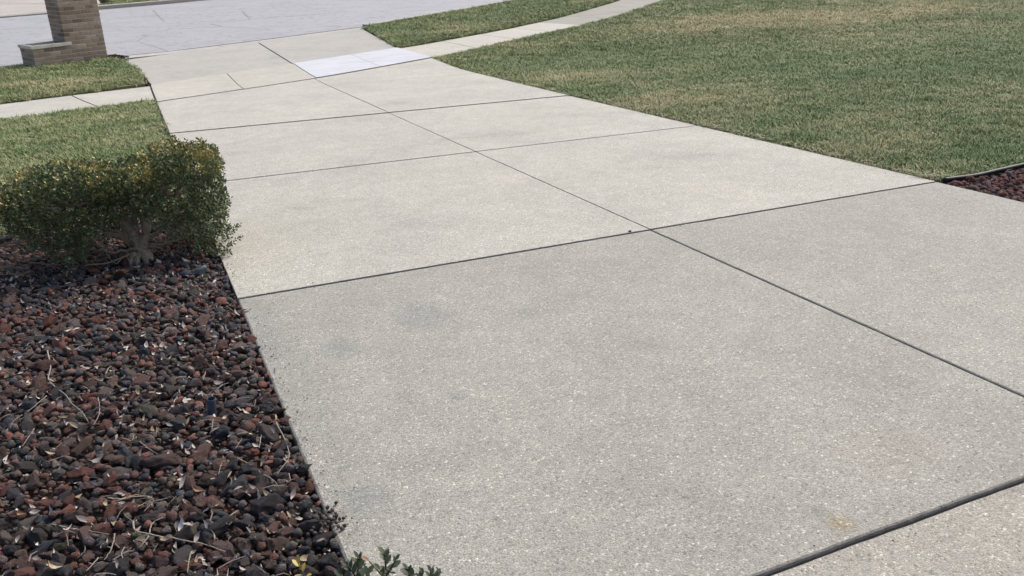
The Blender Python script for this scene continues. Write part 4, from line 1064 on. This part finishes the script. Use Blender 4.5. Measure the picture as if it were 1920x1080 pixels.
# trunk: several fused limbs spreading like a fan
def limb(pts, r0, r1, seg=9):
    P = smooth_path(pts, 5); n = len(P)
    P = [p + Vector((random.gauss(0, .003), random.gauss(0, .003), random.gauss(0, .003))) for p in P]
    rads = [(r0 + (r1 - r0) * i / (n - 1)) * (1 + .14 * mnoise.noise(Vector((i * .7, r0 * 99, 2)))) for i in range(n)]
    return tube(P, rads, seg)
def join(parts):
    V = []; F = []
    for v, f in parts:
        F += [tuple(i + len(V) for i in q) for q in f]; V += v
    return V, F
V, F = join([limb([(.035, -.02, -.04), (.025, -.01, .04), (.02, 0, .09), (.055, .01, .17), (.05, .03, .26)], .034, .026),
             limb([(-.045, -.03, -.035), (-.03, -.015, .03), (.0, 0, .075), (-.02, .02, .16), (-.05, .04, .27)], .026, .028),
             limb([(-.06, -.06, -.035), (-.055, -.04, .025), (-.02, -.01, .06)], .011, .018),
             limb([(-.015, -.075, -.035), (-.02, -.05, .02), (.0, -.01, .06)], .009, .015),
             limb([(.07, .06, -.04), (.04, .03, .03), (.02, .01, .10)], .018, .02)])
t_ = obj('trunk', mesh('trunk', V, F, M_BARK, True), shr); t_.color = (.36, .29, .21, 1)
for pts, r0, r1 in [([(-.03, .02, .10), (-.14, 0, .20), (-.24, .02, .32), (-.34, .03, .44)], .016, .006), ([(-.04, .03, .18), (-.10, .03, .30), (-.12, .05, .45)], .018, .006),
                    ([(.0, .02, .16), (.01, .04, .30), (.03, .06, .46)], .018, .007), ([(.05, .02, .20), (.10, .02, .30), (.20, .03, .46)], .017, .006),
                    ([(.05, .0, .12), (.16, -.02, .19), (.28, 0, .26), (.38, .02, .34)], .014, .005), ([(.05, -.01, .08), (.15, -.05, .10), (.27, -.06, .13), (.40, -.05, .16)], .010, .004),
                    ([(-.03, -.01, .08), (-.15, -.04, .09), (-.26, -.05, .13), (-.40, -.03, .17)], .011, .004), ([(-.03, -.02, .06), (-.16, -.08, .045), (-.30, -.10, .05)], .008, .003),
                    ([(-.05, .02, .16), (-.20, -.02, .25), (-.36, -.02, .30), (-.55, .0, .36)], .012, .004), ([(-.24, .02, .32), (-.38, -.04, .36), (-.5, -.05, .46)], .008, .003),
                    ([(.10, .02, .30), (.07, -.03, .38), (.16, -.06, .43), (.26, -.06, .44)], .009, .004), ([(.16, -.02, .19), (.24, -.09, .22), (.34, -.11, .20)], .007, .003),
                    ([(.01, .04, .25), (-.05, -.04, .34), (.03, -.07, .385), (.12, -.08, .39)], .010, .004), ([(-.10, .03, .28), (-.2, -.05, .39), (-.32, -.08, .40)], .008, .003),
                    ([(-.55, .0, .36), (-.65, -.02, .42), (-.72, 0, .52)], .005, .003), ([(.38, .02, .34), (.45, .0, .42), (.46, 0, .5)], .005, .003)]:
    V, F = limb(pts, r0, r1, 7); b = obj('branch', mesh('branch', V, F, M_BARK, True), shr); b.color = (.27, .22, .155, 1)
# fine bare twigs inside
parts = []
for _ in range(430):
    x = random.uniform(-.62, .26); y = random.uniform(-.16, .2); z = random.uniform(.05, .45)
    dx = (x - .0) * .16; parts.append(limb([(x, y, z), (x + dx + random.gauss(0, .03), y + random.gauss(0, .03), z + random.uniform(.0, .06)), (x + dx * 2 + random.gauss(0, .05), y + random.gauss(0, .04), z + random.uniform(.0, .12))], .0028, .0012, 4))
V, F = join(parts); b = obj('twiglets', mesh('twiglets', V, F, M_BARK), shr); b.color = (.25, .195, .145, 1); b['kind'] = 'stuff'

# ------------------------------------------------------------------ small shrub whose tips rise into the bottom of the frame
random.seed(44)
def leafm(seed):
    r = random.Random(seed); n = 5; V = []; F = []
    wd = r.uniform(.24, .30); cup = r.uniform(.05, .16); bend = r.uniform(-.25, .1)
    for i in range(n + 1):
        t = i / n; ww = wd * (math.sin(math.pi * (.04 + .93 * t)) ** .8); z = bend * t * t * .5
        V += [(t, -ww, z + cup * ww * 2), (t, 0, z), (t, ww, z + cup * ww * 2)]
        if i: k = 3 * i; F += [(k - 3, k, k + 1, k - 2), (k - 2, k + 1, k + 2, k - 1)]
    return V, F
SL = [leafm(i) for i in range(5)]; SLM = [mesh('leaf', V, F, M_SPRIGLEAF, True) for V, F in SL]
def dirpoint(p, depth):
    return CAM + (right * ((p[0] - 960) / 1593) + down * ((p[1] - 540) / 1593) + fwd) * depth
ns_root = Vector((.30, 1.42, gz(1.42) - .05))
ns = empty('low_shrub', ns_root); tag(ns, 'leafy green shrub tips poking up at the bottom edge beside the driveway', 'shrub')
YEL = [(.50, .36, .07), (.62, .50, .18), (.42, .30, .06)]
GRN = [(.045, .065, .036), (.055, .075, .040), (.070, .085, .040), (.038, .058, .040)]
MIX = [(.12, .12, .045), (.17, .08, .03), (.09, .10, .04)]
SPR = [((560, 1058), 1.72, 9, YEL, .022, (-.25, .1)), ((650, 1056), 1.74, 13, GRN, .023, (-.35, .0)), ((672, 1047), 1.76, 11, GRN, .022, (.05, .1)), ((690, 1075), 1.72, 9, GRN + MIX[:1], .020, (.3, 0)),
       ((721, 1036), 1.78, 12, GRN, .022, (.0, .1)), ((742, 1050), 1.77, 9, GRN, .019, (.5, .1)), ((712, 1068), 1.74, 8, MIX + GRN[:2], .020, (-.4, 0)), ((692, 1052), 1.75, 3, MIX[1:2] + GRN[2:3], .019, (-.5, .1)),
       ((765, 1068), 1.74, 11, GRN, .022, (-.1, 0)), ((790, 1074), 1.72, 11, GRN, .017, (.2, 0)), ((808, 1068), 1.74, 12, GRN, .018, (.1, 0)), ((822, 1072), 1.73, 8, GRN, .017, (.4, 0)), ((640, 1078), 1.72, 9, GRN, .022, (-.4, 0))]
from mathutils import Quaternion
stems = []
def place_leaf(base_, dr, nrm, l, c):
    xax = dr.normalized(); zax = (nrm - xax * nrm.dot(xax))
    if zax.length < .05: zax = xax.orthogonal()
    zax.normalize(); yax = zax.cross(xax)
    M = Matrix((xax, yax, zax)).transposed()
    o = obj('leaf', random.choice(SLM), ns); o.location = base_ - ns_root; o.rotation_euler = M.to_euler(); o.scale = (l, l, l); o.color = (*c, 1)
for (p, dep, n, pal, ll, ln) in SPR:
    tip = dirpoint(p, dep); d = (right * ln[0] + Vector((0, ln[1], 0)) + Vector((0, 0, 1))).normalized()
    low = tip - d * .10; foot = ns_root + Vector(((low.x - ns_root.x) * .35, (low.y - ns_root.y) * .35, 0)); mid = (low + foot) * .5 + Vector((random.gauss(0, .02), random.gauss(0, .02), .02))
    pts = smooth_path([foot, mid, low, tip], 5); V, F = tube([q - ns_root for q in pts], [.006 - .0047 * i / (len(pts) - 1) for i in range(len(pts))], 6)
    o = obj('stem', mesh('stem', V, F, M_BARK, True), ns); o.color = (.12, .12, .06, 1)
    a = d.orthogonal().normalized(); b = d.cross(a)
    for i in range(n):
        t = i / max(1, n - 1); base_ = tip - d * (.055 * (1 - t)); an = (i % 2) * math.pi + (i // 2) * 1.57 + random.uniform(-.35, .35)
        side = a * math.cos(an) + b * math.sin(an); up_ = .45 + 1.1 * t * t
        dr = side + d * up_ * random.uniform(.8, 1.2); c = np.array(random.choice(pal)) * random.uniform(.8, 1.25)
        place_leaf(base_, dr, d - side * .4, ll * 1.22 * random.uniform(.75, 1.15) * (1 - .2 * t), c)
VV, FF, CC = [], [], []
for _ in range(900):
    u = Vector((random.gauss(0, 1), random.gauss(0, 1), random.gauss(0, 1))).normalized() * random.random() ** .35
    P = Vector((.30 + u.x * .24, 1.30 + u.y * .16, gz(1.35) + .17 + u.z * .13))
    if P.y > 1.45 or project(np.array(P))[1] < 1100: continue
    leaf_cluster(VV, FF, CC, P, (u + Vector((0, 0, .6))).normalized(), 8, .02, lambda t: random.choice(GRN))
fo = obj('foliage', bulk('foliage', np.array([tuple(v) for v in VV]) - np.array(ns_root), np.array(FF), M_LEAF, np.array(CC)), ns); fo['kind'] = 'stuff'

# ------------------------------------------------------------------ crumbs: dead straw hanging over the lawn edge, grit on the concrete
random.seed(77)
V = []; F = []; C = []
def straw(x, y, z, L, a, wd, c):
    k = len(V); dx, dy = math.cos(a), math.sin(a); px, py = -dy * wd, dx * wd; b = random.uniform(-.25, .25)
    m = (x + dx * L * .5 - dy * L * b * .5, y + dy * L * .5 + dx * L * b * .5); e = (x + dx * L, y + dy * L)
    for (q, zz, w_) in (((x, y), z, 1), (m, z + L * .12, 1), (e, z + L * .02, .3)):
        V.append((q[0] - px * w_, q[1] - py * w_, gz(q[1]) + zz)); V.append((q[0] + px * w_, q[1] + py * w_, gz(q[1]) + zz + .001))
    F.append((k, k + 1, k + 3, k + 2)); F.append((k + 2, k + 3, k + 5, k + 4)); C.extend([c] * 6)
for _ in range(1500):
    y = 4.4 + 9 * random.random() ** 1.7; u = mnoise.noise(Vector((0, y * 2.2, 5)))
    if random.random() > .25 + .9 * max(0, u + .1): continue
    g_ = random.uniform(.6, 1.2); straw(5.26 + random.gauss(0, .03), y, .012 + random.uniform(0, .02), random.uniform(.03, .09), random.uniform(0, 6.28), random.uniform(.0012, .0026), (.46 * g_, .40 * g_, .27 * g_))
o = obj('dead_straw', bulk('dead_straw', np.array(V), np.array(F), M_DRYLEAFS, np.array(C))); tag(o, 'dead straw lying over the driveway edge of the right lawn', 'straw', kind='stuff')
V = []; F = []; C = []
def crumb(x, y, z, r, c):
    k = len(V); e = Matrix.Rotation(random.uniform(0, 6.28), 3, 'Z')
    for q in ((1, .2, -.3), (-.4, .8, -.3), (-.6, -.7, -.3), (.1, 0, .6)):
        p = e @ Vector(q) * r; V.append((x + p.x, y + p.y, gz(y) + z + p.z))
    F.extend([(k, k + 1, k + 3), (k + 1, k + 2, k + 3), (k + 2, k, k + 3)]); C.extend([c] * 4)
for _ in range(900):
    t = random.random()
    if t < .45: x, y = XL + abs(random.gauss(0, .05)) + .01, random.uniform(1.5, 6.2)
    elif t < .6: x, y = XR - abs(random.gauss(0, .06)) - .01, random.uniform(4.3, 12)
    elif t < .8: x, y = random.uniform(XL, XR), random.choice((1.455, 4.30, 7.2, 10.0)) + random.gauss(0, .04)
    else: x, y = random.uniform(XL, XR), random.uniform(1.5, 10)
    dark = random.random() < .6; g_ = random.uniform(.6, 1.3)
    crumb(x, y, .010, random.uniform(.002, .0055 if t < .8 else .004), (.09 * g_, .075 * g_, .065 * g_) if dark else (.42 * g_, .38 * g_, .33 * g_))
o = obj('grit', bulk('grit', np.array(V), np.array(F), M_DRYLEAFS, np.array(C))); tag(o, 'loose grit crumbs along the driveway joints and edges', 'grit', kind='stuff')

# broken stalks between the rocks
random.seed(78); V = []; F = []; C = []
for _ in range(420):
    x = random.uniform(-1.3, .30); y = 1.7 + 3.8 * random.random(); g_ = random.uniform(.5, 1.1)
    straw(x, y, top_at(x, y) + .004, random.uniform(.02, .09), random.uniform(0, 6.28), random.uniform(.0008, .002), random.choice(((.34 * g_, .28 * g_, .23 * g_), (.22 * g_, .17 * g_, .14 * g_))))
o = obj('twig_scraps', bulk('twig_scraps', np.array(V), np.array(F), M_DRYLEAFS, np.array(C))); tag(o, 'thin broken stalks strewn between the lava rocks of the left bed', 'twigs', kind='stuff')
